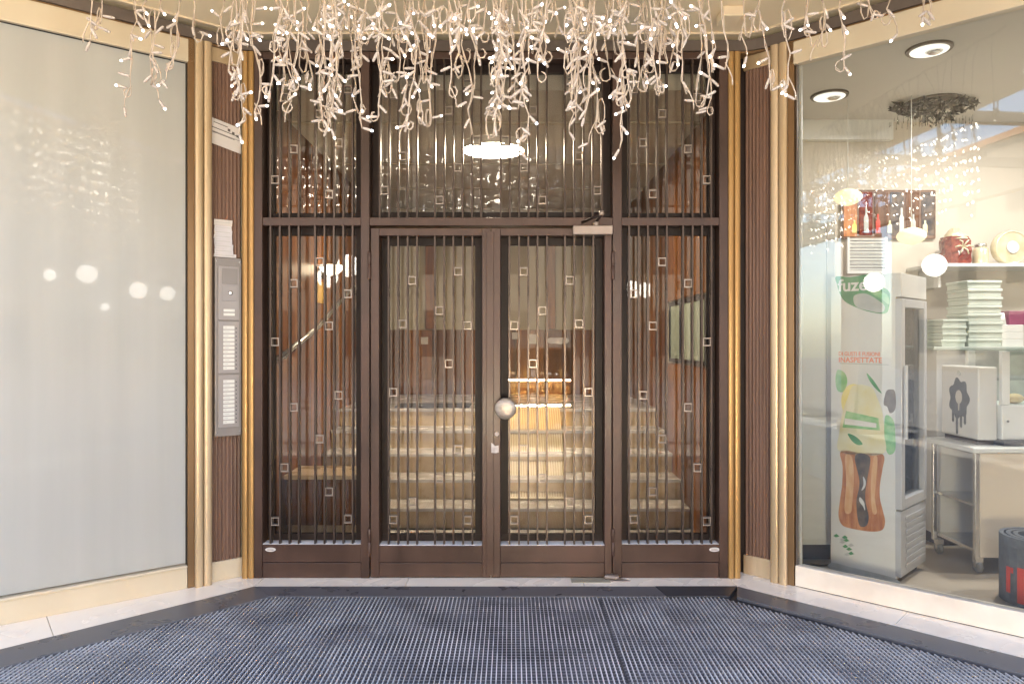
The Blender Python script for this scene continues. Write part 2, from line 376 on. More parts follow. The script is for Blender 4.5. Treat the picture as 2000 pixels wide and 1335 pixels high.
# mat geometry on the plan
A = Vector(G(497, 1145)); Bm = Vector(G(1440, 1145))
ml = (Vector(G(0, 1268)) - A).normalized(); mr = (Vector(G(2000, 1285)) - Bm).normalized()
YM = 2.34
def on_l(y): t = (A.y - y) / -ml.y; return A.x + ml.x * t
def on_r(y): t = (Bm.y - y) / -mr.y; return Bm.x + mr.x * t
BW = 0.32; YT = A.y; YI = 3.988

# marble slabs round the mat (pieces of the floor)
def slab(poly):
    cx = sum(p[0] for p in poly) / len(poly); cy = sum(p[1] for p in poly) / len(poly)
    o = MB().prism([(x - cx, y - cy) for x, y in poly], -0.03, 0.0).obj('marble_slab', M['marble'], fl, (cx, cy, 0), 0.0015)
    return o
W0 = Vector(L2W(0.32, 0.06)); W1 = Vector(R2W(-0.32, 0.06))
def lq(t0, t1):
    a = A + ml * t0; b = A + ml * t1; n = Vector((UL.y, -UL.x))
    def wl(p):   # the wall-side point square across the strip
        k = (Vector(OL) - p).dot(n) / n.dot(n); q = p + n * k; return q + Vector((-UL.y, UL.x)) * 0.10
    return [tuple(a), tuple(b), tuple(wl(b)), tuple(wl(a))]
def rq(t0, t1):
    a = Bm + mr * t0; b = Bm + mr * t1; n = Vector((-UR.y, UR.x)) * -1
    def wl(p):
        k = (Vector(OR_) - p).dot(n) / n.dot(n); q = p + n * k; return q + n * -0.006 if False else q - n * 0.10
    return [tuple(a), tuple(b), tuple(wl(b)), tuple(wl(a))]
for t0, t1 in ((0.0, 1.0), (1.003, 2.1), (2.103, 2.6)):
    slab(lq(t0, t1)); slab(rq(t0 * 0.83, t1 * 0.83))
xs = [A.x + 0.001, -0.62, 0.42, Bm.x - 0.001]
for i in range(3): slab([(xs[i] + 0.001, YT), (xs[i + 1] - 0.001, YT), (xs[i + 1] - 0.001, DY + 0.16), (xs[i] + 0.001, DY + 0.16)])
slab([(A.x - 0.001, YT + 0.001), (A.x - 0.001, DY + 0.16), (A.x - 0.25, DY + 0.16), lq(0, 1)[3]])
slab([(Bm.x + 0.001, YT + 0.001), (Bm.x + 0.001, DY + 0.16), (Bm.x + 0.25, DY + 0.16), rq(0, 1)[3]])

# ------------------------------------------------------------------ rubber mat
mat_t = thing('rubber_mat', 'large grey ribbed rubber entrance mat with plain border before the doors', 'mat', (0, 3.2, 0))
mo = Vector((0, 3.2))
def mp_(pts): return [(p[0] - mo.x, p[1] - mo.y) for p in pts]
MB().prism(mp_([(on_l(YM), YM), (on_r(YM), YM), tuple(Bm), tuple(A)]), -0.028, -0.016).obj('base_sheet', M['pit'], mat_t)
xd = G(1282, 1150)[0]; 
MB().prism(mp_([tuple(A), (xd, YT), (xd + 0.035, YI), (on_l(YI) + BW, YI)]), -0.016, 0.003).obj('border_strip', M['rubber'], mat_t, None, 0.002)
ds = MB().prism(mp_([(xd + 0.002, YT), tuple(Bm), (on_r(YI + 0.03) - BW * 0.75, YI), (xd + 0.037, YI)]), -0.016, 0.0045).obj('border_strip', M['rubber_dark'], mat_t, None, 0.002)
ds["label"] = "darker replacement border strip at the right corner"
MB().prism(mp_([(A.x - 0.001, YT), (on_l(YI) + BW - 0.001, YI), (on_l(YM) + BW, YM), (on_l(YM), YM)]), -0.016, 0.0028).obj('border_strip', M['rubber'], mat_t, None, 0.002)
MB().prism(mp_([(Bm.x + 0.001, YT), (on_r(YM), YM), (on_r(YM) - BW, YM), (on_r(YI) - BW + 0.09, YI - 0.003)]), -0.016, 0.0028).obj('border_strip', M['rubber'], mat_t, None, 0.002)
rb = MB(); cb = MB(); px_, py_ = 0.0215, 0.0285
rnd = random.Random(3)
x = -3.4
def ytop(x):
    yl = YI; 
    # inner boundary: left line x = on_l(y)+BW, right line x = on_r(y)-BW
    if x < on_l(YI) + BW: yl = YI - (on_l(YI) + BW - x) / (-ml.x) * (-ml.y)
    if x > on_r(YI) - BW: yl = YI - (x - (on_r(YI) - BW)) / mr.x * (-mr.y)
    return yl
while x < 3.4:
    yt = ytop(x)
    if abs(x - 0.485) < 0.012: x += px_ * 0.6
    if yt > YM + 0.05:
        j = rnd.uniform(-0.0012, 0.0012)
        y = YM
        while y < yt - 0.02:                       # each rib in runs, a touch uneven like worn rubber
            y2 = min(yt, y + rnd.uniform(0.25, 0.6)); h = rnd.uniform(-0.0006, 0.0008); w = 0.0022 + rnd.uniform(-0.0003, 0.0004)
            rb.box(x + j - w, x + j + w, y - mo.y, y2 - mo.y, -0.016, -0.0008 + h); y = y2
    x += px_
y = YM + 0.02
while y < YI - 0.005:
    xl, xr = on_l(y) + BW + 0.005, on_r(y) - BW - 0.005
    h = rnd.uniform(-0.0008, 0.0008)
    cb.box(xl, 0.482, y - mo.y - 0.0028, y - mo.y + 0.0028, -0.016, -0.0042 + h)
    cb.box(0.488, xr, y - mo.y + 0.006 - 0.0028, y - mo.y + 0.006 + 0.0028, -0.016, -0.0042 + h)
    y += py_
o = rb.obj('rib_grid', M['rib'], mat_t); o["kind"] = "stuff"
o = cb.obj('cross_rib_grid', M['crossrib'], mat_t); o["kind"] = "stuff"

# ------------------------------------------------------------------ ceiling and fascia
struct(B(-14, 14, 2.0, 12, CZ, CZ + 0.35).obj('ceiling', M['ceil']))  # unseen near edge pulled back to let more sky light in
struct(B(-14, 14, -0.2, -0.05, CZ - 0.16, CZ + 0.1).obj('arcade_beam', M['ochre']))
for jx in [i * 1.4 - 9.8 for i in range(15)]: struct(B(jx - 0.03, jx + 0.03, -0.049, 1.999, CZ, CZ + 0.1).obj('added_joist', M['ochre']))  # joists added across the opened ceiling to carry the globe lamps
# perimeter line of the portico, with rounded corners
def perim(off):
    pL = Vector(L2W(-LEN_L, off)); pLd = Vector(L2W(0.30, off)); yd = DY + 0.02 + off
    pRd = Vector(R2W(-0.30, off)); pR = Vector(R2W(LEN_R, off))
    # corner points where the lines meet y = yd
    cl = pLd + UL * ((yd - pLd.y) / UL.y); cr = pRd + UR * ((yd - pRd.y) / UR.y)
    def arc(c, d0, d1, r=0.10, n=5):
        a = c - d0 * r; b = c + d1 * r
        return [(a * (1 - t) ** 2 + c * 2 * t * (1 - t) + b * t * t) for t in [i / n for i in range(n + 1)]]
    return [pL] + arc(cl, UL, Vector((1, 0))) + arc(cr, Vector((1, 0)), UR) + [pR]
def strip(o0, o1, z0, z1, name, m):
    a = perim(o0); b = perim(o1); poly = [tuple(p) for p in a] + [tuple(p) for p in reversed(b)]
    mb = MB()
    n = len(a)
    for i in range(n - 1):
        mb.prism([tuple(a[i]), tuple(a[i + 1]), tuple(b[i + 1]), tuple(b[i])], z0, z1)
    return mb.obj(name, m)
struct(strip(-0.035, 0.0, CZ - 0.012, CZ - 0.001, 'ceiling_trim', M['ceiltrim']))
struct(strip(0.13, 0.16, CZ - 0.05, CZ - 0.001, 'ceiling_gap', M['black']))
struct(strip(0.0, 0.16, 3.172, 3.236, 'fascia', M['fascia']))
struct(strip(0.012, 0.16, 3.160, 3.170, 'fascia_lip', M['goldside']))
jb = thing('junction_box', 'small cream junction box on the ceiling above the right door panel', 'junction box', (1.22, 4.02, CZ))
B(-0.055, 0.055, -0.07, 0.07, -0.055, 0.0).obj('box', M['ceil'], jb, None, 0.006)
B(-0.052, 0.052, -0.075, -0.071, -0.05, -0.004).obj('cover', M['ceiltrim'], jb, None, 0.002)

# ------------------------------------------------------------------ entrance: fixed frame, side panels, transom, two door leaves
ent = thing('entrance_screen', 'wide brown metal entrance with two barred glass doors, side panels and transom', 'entrance', (DX, DY, 0))
FD = 0.10
fr = MB()
X0, X1 = dx(497), dx(1422)
zt = 3.158
def fbox(m, a, b, c, d, y0=0.0, y1=FD): m.box(dx(a), dx(b), y0, y1, dz(d), dz(c))
def piece(name, a, b, z0, z1, y0=0.0, y1=FD, m='bronze', bev=0.003, parent=ent):
    xa, xb = dx(a), dx(b); cx, cz = (xa + xb) / 2, (z0 + z1) / 2
    return B(xa - cx, xb - cx, y0, y1, z0 - cz, z1 - cz).obj(name, M[m], parent, (cx, 0, cz), bev)
piece('jamb', 497, 513, 0.0, zt, -0.004, FD + 0.02); piece('jamb', 1405, 1422, 0.0, zt, -0.004, FD + 0.02)
piece('mullion', 705, 722, 0.0, zt, -0.002, FD + 0.01); piece('mullion', 1197, 1215, 0.0, zt, -0.002, FD + 0.01)
for a, b in ((513, 705), (722, 1197), (1215, 1405)):
    piece('head_rail', a, b, dz(115), zt, 0.0, FD); piece('transom_rail', a, b, dz(440), dz(424), 0.0, FD)
for a, b in ((513, 705), (1215, 1405)):
    piece('bottom_rail', a, b, dz(1062) , dz(1062) + 0.0015, 0.004, FD, 'railtop_skylit', 0)
    piece('bottom_rail', a, b, dz(1097), dz(1062), 0.0, FD); piece('kick_plate', a, b, 0.0, dz(1098.2), 0.003, FD)

_bars = {}
def bar_mesh(h):
    k = round(h, 4)
    if k not in _bars: _bars[k] = B(-0.0052, 0.0052, -0.017, 0.017, -h / 2, h / 2).mesh('bar', M['bar'])
    return _bars[k]
q = MB(); s_, t_ = 0.0250, 0.0062
q.box(-s_, s_, -0.016, 0.016, s_ - t_, s_); q.box(-s_, s_, -0.016, 0.016, -s_, -s_ + t_)
q.box(-s_, -s_ + t_, -0.0158, 0.0158, -s_ + t_, s_ - t_); q.box(s_ - t_, s_, -0.0158, 0.0158, -s_ + t_, s_ - t_)
ORN = q.mesh('square_ornament', M['orn'])
rbar = random.Random(11)
def fill(panel, a, b, c, d, bars, squares, pane_m, off=(0, 0), lip=15):
    """bars, squares, bead and pane for an opening a..b x c..d (photo pixels on the door plane)"""
    ox, oz = off
    x0, x1, z0, z1 = dx(a), dx(b), dz(d), dz(c); l = lip / S
    for xa, xb, za, zb in ((x0, x1, z1 - l, z1), (x0, x1, z0, z0 + l * 0.9), (x0, x0 + l, z0 + l * 0.9, z1 - l), (x1 - l, x1, z0 + l * 0.9, z1 - l)):
        B(xa - ox, xb - ox, FD - 0.015, FD + 0.02, za - oz, zb - oz).obj('bead', M['bronze_dark'], panel, None, 0.002)
    B(x0 + l * 0.8 - ox, x1 - l * 0.8 - ox, FD + 0.004, FD + 0.010, z0 + l * 0.8 - oz, z1 - l * 0.8 - oz).obj('glass_pane', M[pane_m], panel)
    for p in bars:
        link('bar', bar_mesh(z1 - z0), panel, (dx(p) - ox + rbar.uniform(-.0008, .0008), 0.022, (z0 + z1) / 2 - oz))
    for p, r in squares:
        o = link('square_ornament', ORN, panel, (dx(p) - ox, 0.022, dz(r) - oz)); o.rotation_euler = (0, rbar.uniform(-.02, .02), 0)
mir = lambda l: [(1918.5 - p, r) for p, r in l]
LB = [528, 546.2, 564.6, 583, 615, 633.5, 652, 670.3, 688.6]
RB = [1918.5 - p for p in LB][::-1]
SQ_LL = [(623.8, 510.5), (573, 552.5), (678.8, 573), (642, 635.7), (536.5, 667), (661, 771.4), (573, 795), (623.8, 857), (555, 913), (642, 960), (537, 1018), (679, 1013.5)]
SQ_UL = [(573, 290), (661, 277.6), (536.5, 350), (642, 378), (679, 173), (555.5, 189), (623.8, 221)]
def sub(name, a, b, c, d):
    o = MB(); fbox(o, a, b, d - 0.5, d + 0.0, FD + 0.02, FD + 0.03)
    return o.obj(name, M['bronze_dark'], ent)
p = sub('side_panel', 513, 705, 440, 1062); fill(p, 513, 705, 440, 1062, LB, SQ_LL, 'pane')
p = sub('side_panel', 1215, 1405, 440, 1062); fill(p, 1215, 1405, 440, 1062, RB, mir(SQ_LL), 'pane')
p = sub('upper_side_panel', 513, 705, 115, 424); fill(p, 513, 705, 115, 424, LB, SQ_UL, 'pane')
p = sub('upper_side_panel', 1215, 1405, 115, 424); fill(p, 1215, 1405, 115, 424, RB, mir(SQ_UL), 'pane')
TB = [741.7, 760, 778, 795.8, 814.5, 849.5, 867.7, 885.5, 903.8, 922, 940]
TB = TB + [1918.5 - p for p in TB]
SQ_T = [(803.7, 158.0), (912.5, 161), (769, 182.7), (876.5, 215), (786.5, 304), (931, 273), (894.5, 326), (751, 371), (858.6, 390)]
p = sub('transom_panel', 722, 1197, 115, 424); fill(p, 722, 1197, 115, 424, TB, SQ_T + mir(SQ_T), 'pane_t', lip=17)

DB = [759, 777.4, 796, 814.5, 849.5, 867.8, 886, 904.5, 923]
SQ_D = [(805, 546.7), (895, 529), (858.6, 606), (786.5, 631.8), (913.5, 635), (877, 709.5), (768, 765.5), (895.3, 877), (858.6, 934.5), (805, 980), (768, 1014.5), (913.5, 1015.5)]
def door(x0, x1, o0, o1, bars, sq, hinge_px):
    d = MB()
    z_t, z_b = dz(445.5), 0.006
    d.box(dx(x0), dx(o0), -0.006, FD - 0.006, z_b, z_t); d.box(dx(o1), dx(x1), -0.006, FD - 0.006, z_b, z_t)
    d.box(dx(o0), dx(o1), -0.0045, FD - 0.006, dz(460), z_t)
    d.box(dx(o0), dx(o1), -0.0045, FD - 0.006, dz(1097), dz(1064))
    d.box(dx(o0), dx(o1), -0.0015, FD - 0.008, z_b, dz(1098.3))
    o = d.obj('door', M['bronze'], ent, None, 0.003)
    B(dx(o0), dx(o1), 0.0, FD - 0.01, dz(1064), dz(1064) + 0.0018).obj('skylit_strip', M['railtop_skylit'], o)
    fill(o, o0, o1, 460, 1063, bars, sq, 'pane')
    for za, zb in ((490, 546), (1030, 1084)):
        h = MB(); zc = (dz(za) + dz(zb)) / 2; hh = (dz(za) - dz(zb)) / 2
        h.lathe([(0.0085, -hh), (0.0105, -hh + 0.006), (0.0105, -0.004), (0.0085, -0.002), (0.0085, 0.002), (0.0105, 0.004), (0.0105, hh - 0.006), (0.006, hh)], (0, 0, 0), 12)
        h.obj('hinge', M['bronze'], o, (dx(hinge_px), -0.012, zc))
    return o
dl = door(725, 958.7, 741, 942, DB, SQ_D, 722.5)
dr = door(960.2, 1195, 978, 1181, [1918.5 - p for p in DB][::-1], mir(SQ_D), 1197)
# astragal strips on the meeting stiles
B(dx(950), dx(965), -0.014, -0.0065, 0.02, dz(452)).obj('astragal', M['bronze'], dr, None, 0.003)
# round knob, lock plate and bare scratched patch
k = MB()
k.lathe([(0.052, 0.0), (0.050, 0.012), (0.022, 0.016), (0.020, 0.05), (0.052, 0.056), (0.0625, 0.064), (0.0635, 0.074), (0.056, 0.083), (0.036, 0.089), (0.012, 0.091)], (0, 0, 0), 40, 'y')
k.obj('knob', M['knob'], dr, (dx(988), -0.006, dz(795)))
lk = MB(); lk.lathe([(0.013, 0.0), (0.013, 0.008), (0.010, 0.010)], (0, 0, 0), 16, 'y'); lk.box(-0.0022, 0.0022, -0.0115, -0.0095, -0.006, 0.006)
lk.obj('lock_cylinder', M['scratch'], dr, (dx(971), -0.006, dz(846)))
sp = MB(); sp.plate([(-0.024, 0.028), (-0.012, 0.02), (-0.002, 0.008), (0.02, 0.012), (0.021, -0.03), (0.004, -0.034), (-0.024, -0.033)], -0.0005, 0.0)
sp.obj('scratched_patch', M['scratch'], dr, (dx(968), -0.0145, dz(872)))
# door closer
cl = MB(); cl.box(-0.118, 0.118, -0.062, -0.006, -0.027, 0.027)
c = cl.obj('door_closer', M['closer'], dr, (dx(1156.5), 0, dz(451.5)), 0.006)
MB().lathe([(0.018, 0), (0.018, 0.022), (0.012, 0.026)], (0, 0, 0), 14).obj('spindle', M['closer'], c, (0.02, -0.034, 0.027))
MB().tube([(0.02, -0.034, 0.05), (0.045, -0.10, 0.085)], 0.009, 6).obj('arm', M['bronze_dark'], c)
MB().tube([(0.045, -0.10, 0.085), (-0.06, -0.01, 0.052)], 0.008, 6).obj('arm', M['bronze_dark'], c)
MB().lathe([(0.014, -0.012), (0.016, 0.0), (0.014, 0.014)], (0, 0, 0), 12).obj('arm_joint', M['closer'], c, (0.045, -0.10, 0.09))
# oval makers' stickers
for pxs in (529, 1396):
    t = MB(); t.plate([(0.032 * cos(a), 0.0125 * sin(a)) for a in [2 * pi * i / 20 for i in range(20)]], -0.001, 0.0)
    so = t.obj('oval_sticker', M['paper'], ent, (dx(pxs), -0.0005, dz(1072)))
    for zz in (0.004, -0.004): B(-0.02, 0.018, -0.0016, -0.001, zz - 0.0012, zz + 0.0012).obj('print_line', M['ink'], so)
# the khaki floor plate and pivot under the right leaf
fp = thing('floor_plate', 'khaki metal floor plate set in the marble under the right door', 'floor plate', (DX + dx(1152), DY - 0.052, 0))
B(-0.115, 0.115, -0.035, 0.05, 0.0, 0.004).obj('plate', M['khaki'], fp, None, 0.001)
pv_ = thing('door_pivot', 'worn grey pivot shoe on the marble at the foot of the right door', 'pivot', (DX + dx(1200), DY - 0.045, 0))
m = MB(); m.prism([(-0.065, 0.03), (-0.02, -0.02), (0.05, -0.028), (0.09, -0.012), (0.03, 0.03)], 0.0, 0.006); m.obj('base', M['closer'], pv_, None, 0.002)
m = MB(); m.prism([(-0.065, 0.0), (0.0, -0.018), (0.022, -0.008), (0.02, 0.028), (-0.05, 0.03)], 0.012, 0.03); m.obj('shoe', M['closer'], pv_, None, 0.004)
MB().lathe([(0.011, 0.006), (0.011, 0.012)], (0, 0.01, 0), 12).obj('pin', M['bronze_dark'], pv_)

# ------------------------------------------------------------------ left shopfront
def flutes(x0, x1, z0, z1, n, depth=0.010):
    poly = [(x1, 0.03), (x0, 0.03)]; w = (x1 - x0) / n
    for i in range(n):
        a = x0 + i * w
        for t in (0.06, 0.18, 0.34, 0.5, 0.66, 0.82, 0.94):
            poly.append((a + w * t, 0.006 - depth * sin(pi * t)))
    m = MB(); m.prism(poly, z0, z1); return m

def post(name, label, o, rz, x0, w, ret_side, zt=3.165):
    t = thing(name, label, 'post', (o.x, o.y, 0), rz)
    r = w / 4
    for i in range(2):
        c = x0 + w * (0.25 + 0.5 * i)
        poly = [(c + r * 0.97, 0.035), (c - r * 0.97, 0.035)] + [(c - r * 0.97 * cos(a), -0.004 - 0.016 * sin(a) ** 0.7) for a in [pi * k / 10 for k in range(11)]]
        MB().prism(poly, 0.0, zt).obj('rib', M['gold'], t)
    if ret_side < 0: B(x0 - 0.035, x0, 0.004, 0.06, 0.0, zt).obj('return', M['goldside'], t, None, 0.002)
    else: B(x0 + w, x0 + w + 0.035, 0.004, 0.06, 0.0, zt).obj('return', M['goldside'], t, None, 0.002)
    return t
post('trim_post', 'gold ribbed metal post between frosted window and intercom panel', OL, RZL, -0.045, 0.095, -1)
post('trim_post', 'gold ribbed metal post between right fluted panel and shop window', OR_, RZR, -0.105, 0.10, 1)

lw = thing('shop_window', 'large shop window blanked with milky white film, left of the doors', 'shop window', (OL.x, OL.y, 0), RZL)
B(-LEN_L, -0.078, 0.035, 0.047, 0.14, 3.03).obj('frosted_pane', M['frosted'], lw)
B(-LEN_L, -0.045, 0.004, 0.06, 3.028, 3.160).obj('top_rail', M['cream'], lw, None, 0.004)
B(-LEN_L, -0.082, 0.006, 0.07, 0.0, 0.118).obj('skirting', M['cream'], lw, None, 0.003)
B(-LEN_L, -0.082, -0.002, 0.07, 0.118, 0.134).obj('sill_bead', M['cream'], lw, None, 0.005)
B(-0.086, -0.081, 0.026, 0.034, 0.134, 3.028).obj('gasket', M['black'], lw)
B(-LEN_L, -0.09, 0.026, 0.034, 3.0235, 3.0275).obj('gasket', M['black'], lw)
struct(MB().prism([L2W(-LEN_L, 0.075), L2W(0.30, 0.075), L2W(0.30, 0.2), L2W(-LEN_L, 0.2)], 0.0, CZ - 0.06).obj('left_wall', M['hallwall']))

fpl = thing('fluted_panel', 'dark brown fluted wall panel carrying the intercom, left of the doors', 'wall panel', (OL.x, OL.y, 0), RZL)
m = flutes(0.055, 0.232, 0.115, 3.075, 8)
for i, v in enumerate(m.v): m.v[i] = (v[0], v[1] + 0.042, v[2])
m.obj('fluted_board', M['flute'], fpl)
B(0.053, 0.235, 0.028, 0.066, 0.0, 0.115).obj('skirting', M['cream'], fpl, None, 0.003)
B(0.053, 0.235, 0.028, 0.066, 3.075, 3.160).obj('top_rail', M['gold'], fpl, None, 0.003)

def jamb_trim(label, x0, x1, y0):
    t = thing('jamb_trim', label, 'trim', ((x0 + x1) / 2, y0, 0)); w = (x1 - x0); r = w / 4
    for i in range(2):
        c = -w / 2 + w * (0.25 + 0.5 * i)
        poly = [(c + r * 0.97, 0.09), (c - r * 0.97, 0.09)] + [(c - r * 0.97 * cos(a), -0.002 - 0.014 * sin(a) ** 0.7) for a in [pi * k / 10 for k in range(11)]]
        MB().prism(poly, 0.0, 3.158).obj('rib', M['gold_warm'], t)
jamb_trim('ribbed metal trim with painted-in warm reflection at the left edge of the entrance', W(473, 600, 4.31).x, DX + X0 - 0.001, 4.312)
jamb_trim('ribbed metal trim with painted-in warm reflection at the right edge of the entrance', DX + X1 + 0.001, W(1446, 600, 4.31).x, 4.312)
struct(B(-1.90, DX + X0 - 0.002, 4.42, 4.5, 0, CZ - 0.06).obj('door_wall', M['bronze_dark']))
struct(B(DX + X1 + 0.002, 1.70, 4.42, 4.5, 0, CZ - 0.06).obj('door_wall', M['bronze_dark']))

# intercom on the fluted panel
def ix(px): return 0.068 + (px - 418) / 53.0 * 0.155
def iz(py): return 1.917 - (py - 505) / 345.0 * 1.06
IY = 0.030
ic = thing('intercom_panel', 'tall grey intercom panel with two columns of white name cards', 'intercom', (OL.x, OL.y, 0), RZL)
B(ix(418), ix(471), IY - 0.028, IY + 0.006, iz(850), iz(505)).obj('back_box', M['greyplastic'], ic, None, 0.004)
def module(y0, y1):
    return B(ix(424), ix(465), IY - 0.036, IY - 0.0275, iz(y1), iz(y0)).obj('module', M['greyplastic2'], ic, None, 0.003)
m1 = module(521, 626); m2 = module(628, 728.5); m3 = module(730.5, 833)
B(ix(431), ix(462), IY - 0.0375, IY - 0.0355, iz(556), iz(526)).obj('camera_window', M['greyplastic'], m1, None, 0.001)
B(ix(431), ix(462), IY - 0.0375, IY - 0.0355, iz(588), iz(559)).obj('speaker_plate', M['greyplastic2'], m1, None, 0.001)
MB().lathe([(0.013, 0.0), (0.013, 0.004), (0.010, 0.007), (0.004, 0.008)], (0, 0, 0), 18, 'y').obj('round_lock', M['steel'], m1, (ix(448), IY - 0.0375, iz(573)))
for yy in (607, 614.5): B(ix(434), ix(456), IY - 0.039, IY - 0.0355, iz(yy + 2.6), iz(yy - 2.6)).obj('name_card', M['nameplate'], m1)
for i in range(5): B(ix(434), ix(459), IY - 0.0365, IY - 0.0358, iz(532 + i * 4.6) - 0.0016, iz(532 + i * 4.6) + 0.0016).obj('speaker_slot', M['darkbtn'], m1) if i else None
for xx_ in (421.5, 467.5):
    for yy_ in (512, 842): MB().lathe([(0.0042, 0), (0.0042, 0.002), (0.002, 0.003)], (0, 0, 0), 10, 'y').obj('screw', M['steel'], ic, (ix(xx_), IY - 0.028, iz(yy_)))
def cards(mod, y0, y1, n):
    st = (y1 - y0) / n
    nm = B(-0.032, 0.032, -0.002, 0.002, -st * 0.39 * 1.06 / 345, st * 0.39 * 1.06 / 345).mesh('name_card', M['nameplate'])
    bm = MB().lathe([(0.0036, 0.0), (0.0036, 0.003), (0.002, 0.004)], (0, 0, 0), 8, 'y').mesh('button', M['darkbtn'])
    for i in range(n):
        yc = iz(y0 + st * (i + 0.5))
        link('name_card', nm, mod, (ix(444.5), IY - 0.037, yc)); l_ = 0.012 + 0.022 * ((i * 37 + n) % 10) / 10; B(-0.026, -0.026 + l_, -0.0004, 0.0004, -0.0016, 0.0016).obj('name_print', M['p_grey'], mod, (ix(444.5), IY - 0.0394, yc)); link('button', bm, mod, (ix(459), IY - 0.036, yc - 0.004))
cards(m2, 636, 722, 11); cards(m3, 740, 826, 11)

# papers on the fluted panel
PY = 0.0345
n1 = thing('paper_notice', 'white printed notice taped high on the left fluted panel', 'notice', (OL.x, OL.y, 0), RZL)
MB().plate([(0.052, 2.745), (0.226, 2.705), (0.228, 2.552), (0.055, 2.592)], PY - 0.004, PY - 0.002).obj('sheet', M['paper'], n1)
for zz, a, b, hh in ((2.715, 0.07, 0.15, 0.0025), (2.683, 0.058, 0.215, 0.0025), (2.655, 0.062, 0.19, 0.002), (2.70, 0.15, 0.165, 0.008), (2.69, 0.175, 0.19, 0.009), (2.683, 0.2, 0.216, 0.007), (2.66, 0.06, 0.218, 0.0012)):
    MB().plate([(a, zz + hh - (a - 0.06) * 0.23 + 0.006), (b, zz + hh - (b - 0.06) * 0.23 + 0.006), (b, zz - hh - (b - 0.06) * 0.23 + 0.006), (a, zz - hh - (a - 0.06) * 0.23 + 0.006)], PY - 0.0048, PY - 0.004).obj('print_line', M['ink'], n1)
n2 = thing('label_stack', 'column of torn white paper labels stuck just above the intercom', 'labels', (OL.x, OL.y, 0), RZL)
zz = 1.922
rp = random.Random(5)
for i in range(8):
    h = (0.022, 0.03, 0.027, 0.03, 0.025, 0.028, 0.026, 0.036)[i]
    a = 0.072 + rp.uniform(-0.003, 0.004) - (0.004 if i == 0 else 0); b = 0.178 + rp.uniform(-0.005, 0.006) + (0.018 if i == 0 else 0)
    MB().plate([(a, zz), (b, zz - 0.002), (b + rp.uniform(-.003, .003), zz + h - 0.002), (a + rp.uniform(-.003, .003), zz + h - 0.001)], PY - 0.004 - 0.0006 * (i % 3), PY - 0.002).obj('paper_label', M['paper2'] if i < 7 else M['paper'], n2)
    MB().plate([(a + 0.008, zz + h * 0.45), (b - 0.012, zz + h * 0.45), (b - 0.012, zz + h * 0.55), (a + 0.008, zz + h * 0.55)], PY - 0.0062, PY - 0.0056).obj('print_line', M['p_grey'], n2)
    zz += h

# ------------------------------------------------------------------ right shopfront
fpr = thing('fluted_panel', 'plain dark brown fluted wall panel right of the doors', 'wall panel', (OR_.x, OR_.y, 0), RZR)
m = flutes(-0.285, -0.108, 0.115, 3.075, 8)
for i, v in enumerate(m.v): m.v[i] = (v[0], v[1] + 0.042, v[2])
m.obj('fluted_board', M['flute'], fpr)
B(-0.288, -0.107, 0.028, 0.066, 0.0, 0.115).obj('skirting', M['gold'], fpr, None, 0.003)
B(-0.288, -0.107, 0.028, 0.066, 3.075, 3.160).obj('top_rail', M['gold'], fpr, None, 0.003)
rw = thing('shop_window', 'clear shop window showing a drinks fridge, right of the doors', 'shop window', (OR_.x, OR_.y, 0), RZR)
B(0.045, LEN_R, 0.038, 0.048, 0.12, 3.03).obj('glass_pane', M['shopglass'], rw)
B(0.0, LEN_R, 0.004, 0.06, 3.028, 3.160).obj('top_rail', M['cream'], rw, None, 0.004)
B(0.036, LEN_R, 0.006, 0.07, 0.004, 0.122).obj('sill', M['sillstone'], rw, None, 0.004)
B(0.036, LEN_R, 0.012, 0.07, 0.0, 0.004).obj('joint', M['black'], rw)
B(0.036, 0.0445, 0.02, 0.06, 0.122, 3.028).obj('edge_strip', M['fascia'], rw)
B(0.045, 0.058, 0.049, 0.062, 0.122, 3.028).obj('edge_strip', M['whitecab'], rw)
struct(MB().prism([R2W(-0.30, 0.075), R2W(0.03, 0.075), R2W(0.03, 0.14), R2W(-0.30, 0.2)], 0.0, CZ - 0.06).obj('right_wall', M['hallwall']))
# facade walls running on to both sides of the portico
for sgn, xx in ((-1, L2W(-LEN_L, 0)[0]), (1, R2W(LEN_R, 0)[0])):
    yy = (L2W(-LEN_L, 0) if sgn < 0 else R2W(LEN_R, 0))[1]
    struct(B(min(xx, sgn * 14), max(xx, sgn * 14), yy, yy + 0.2, 0, CZ - 0.002).obj('facade_wall', M['ochre']))

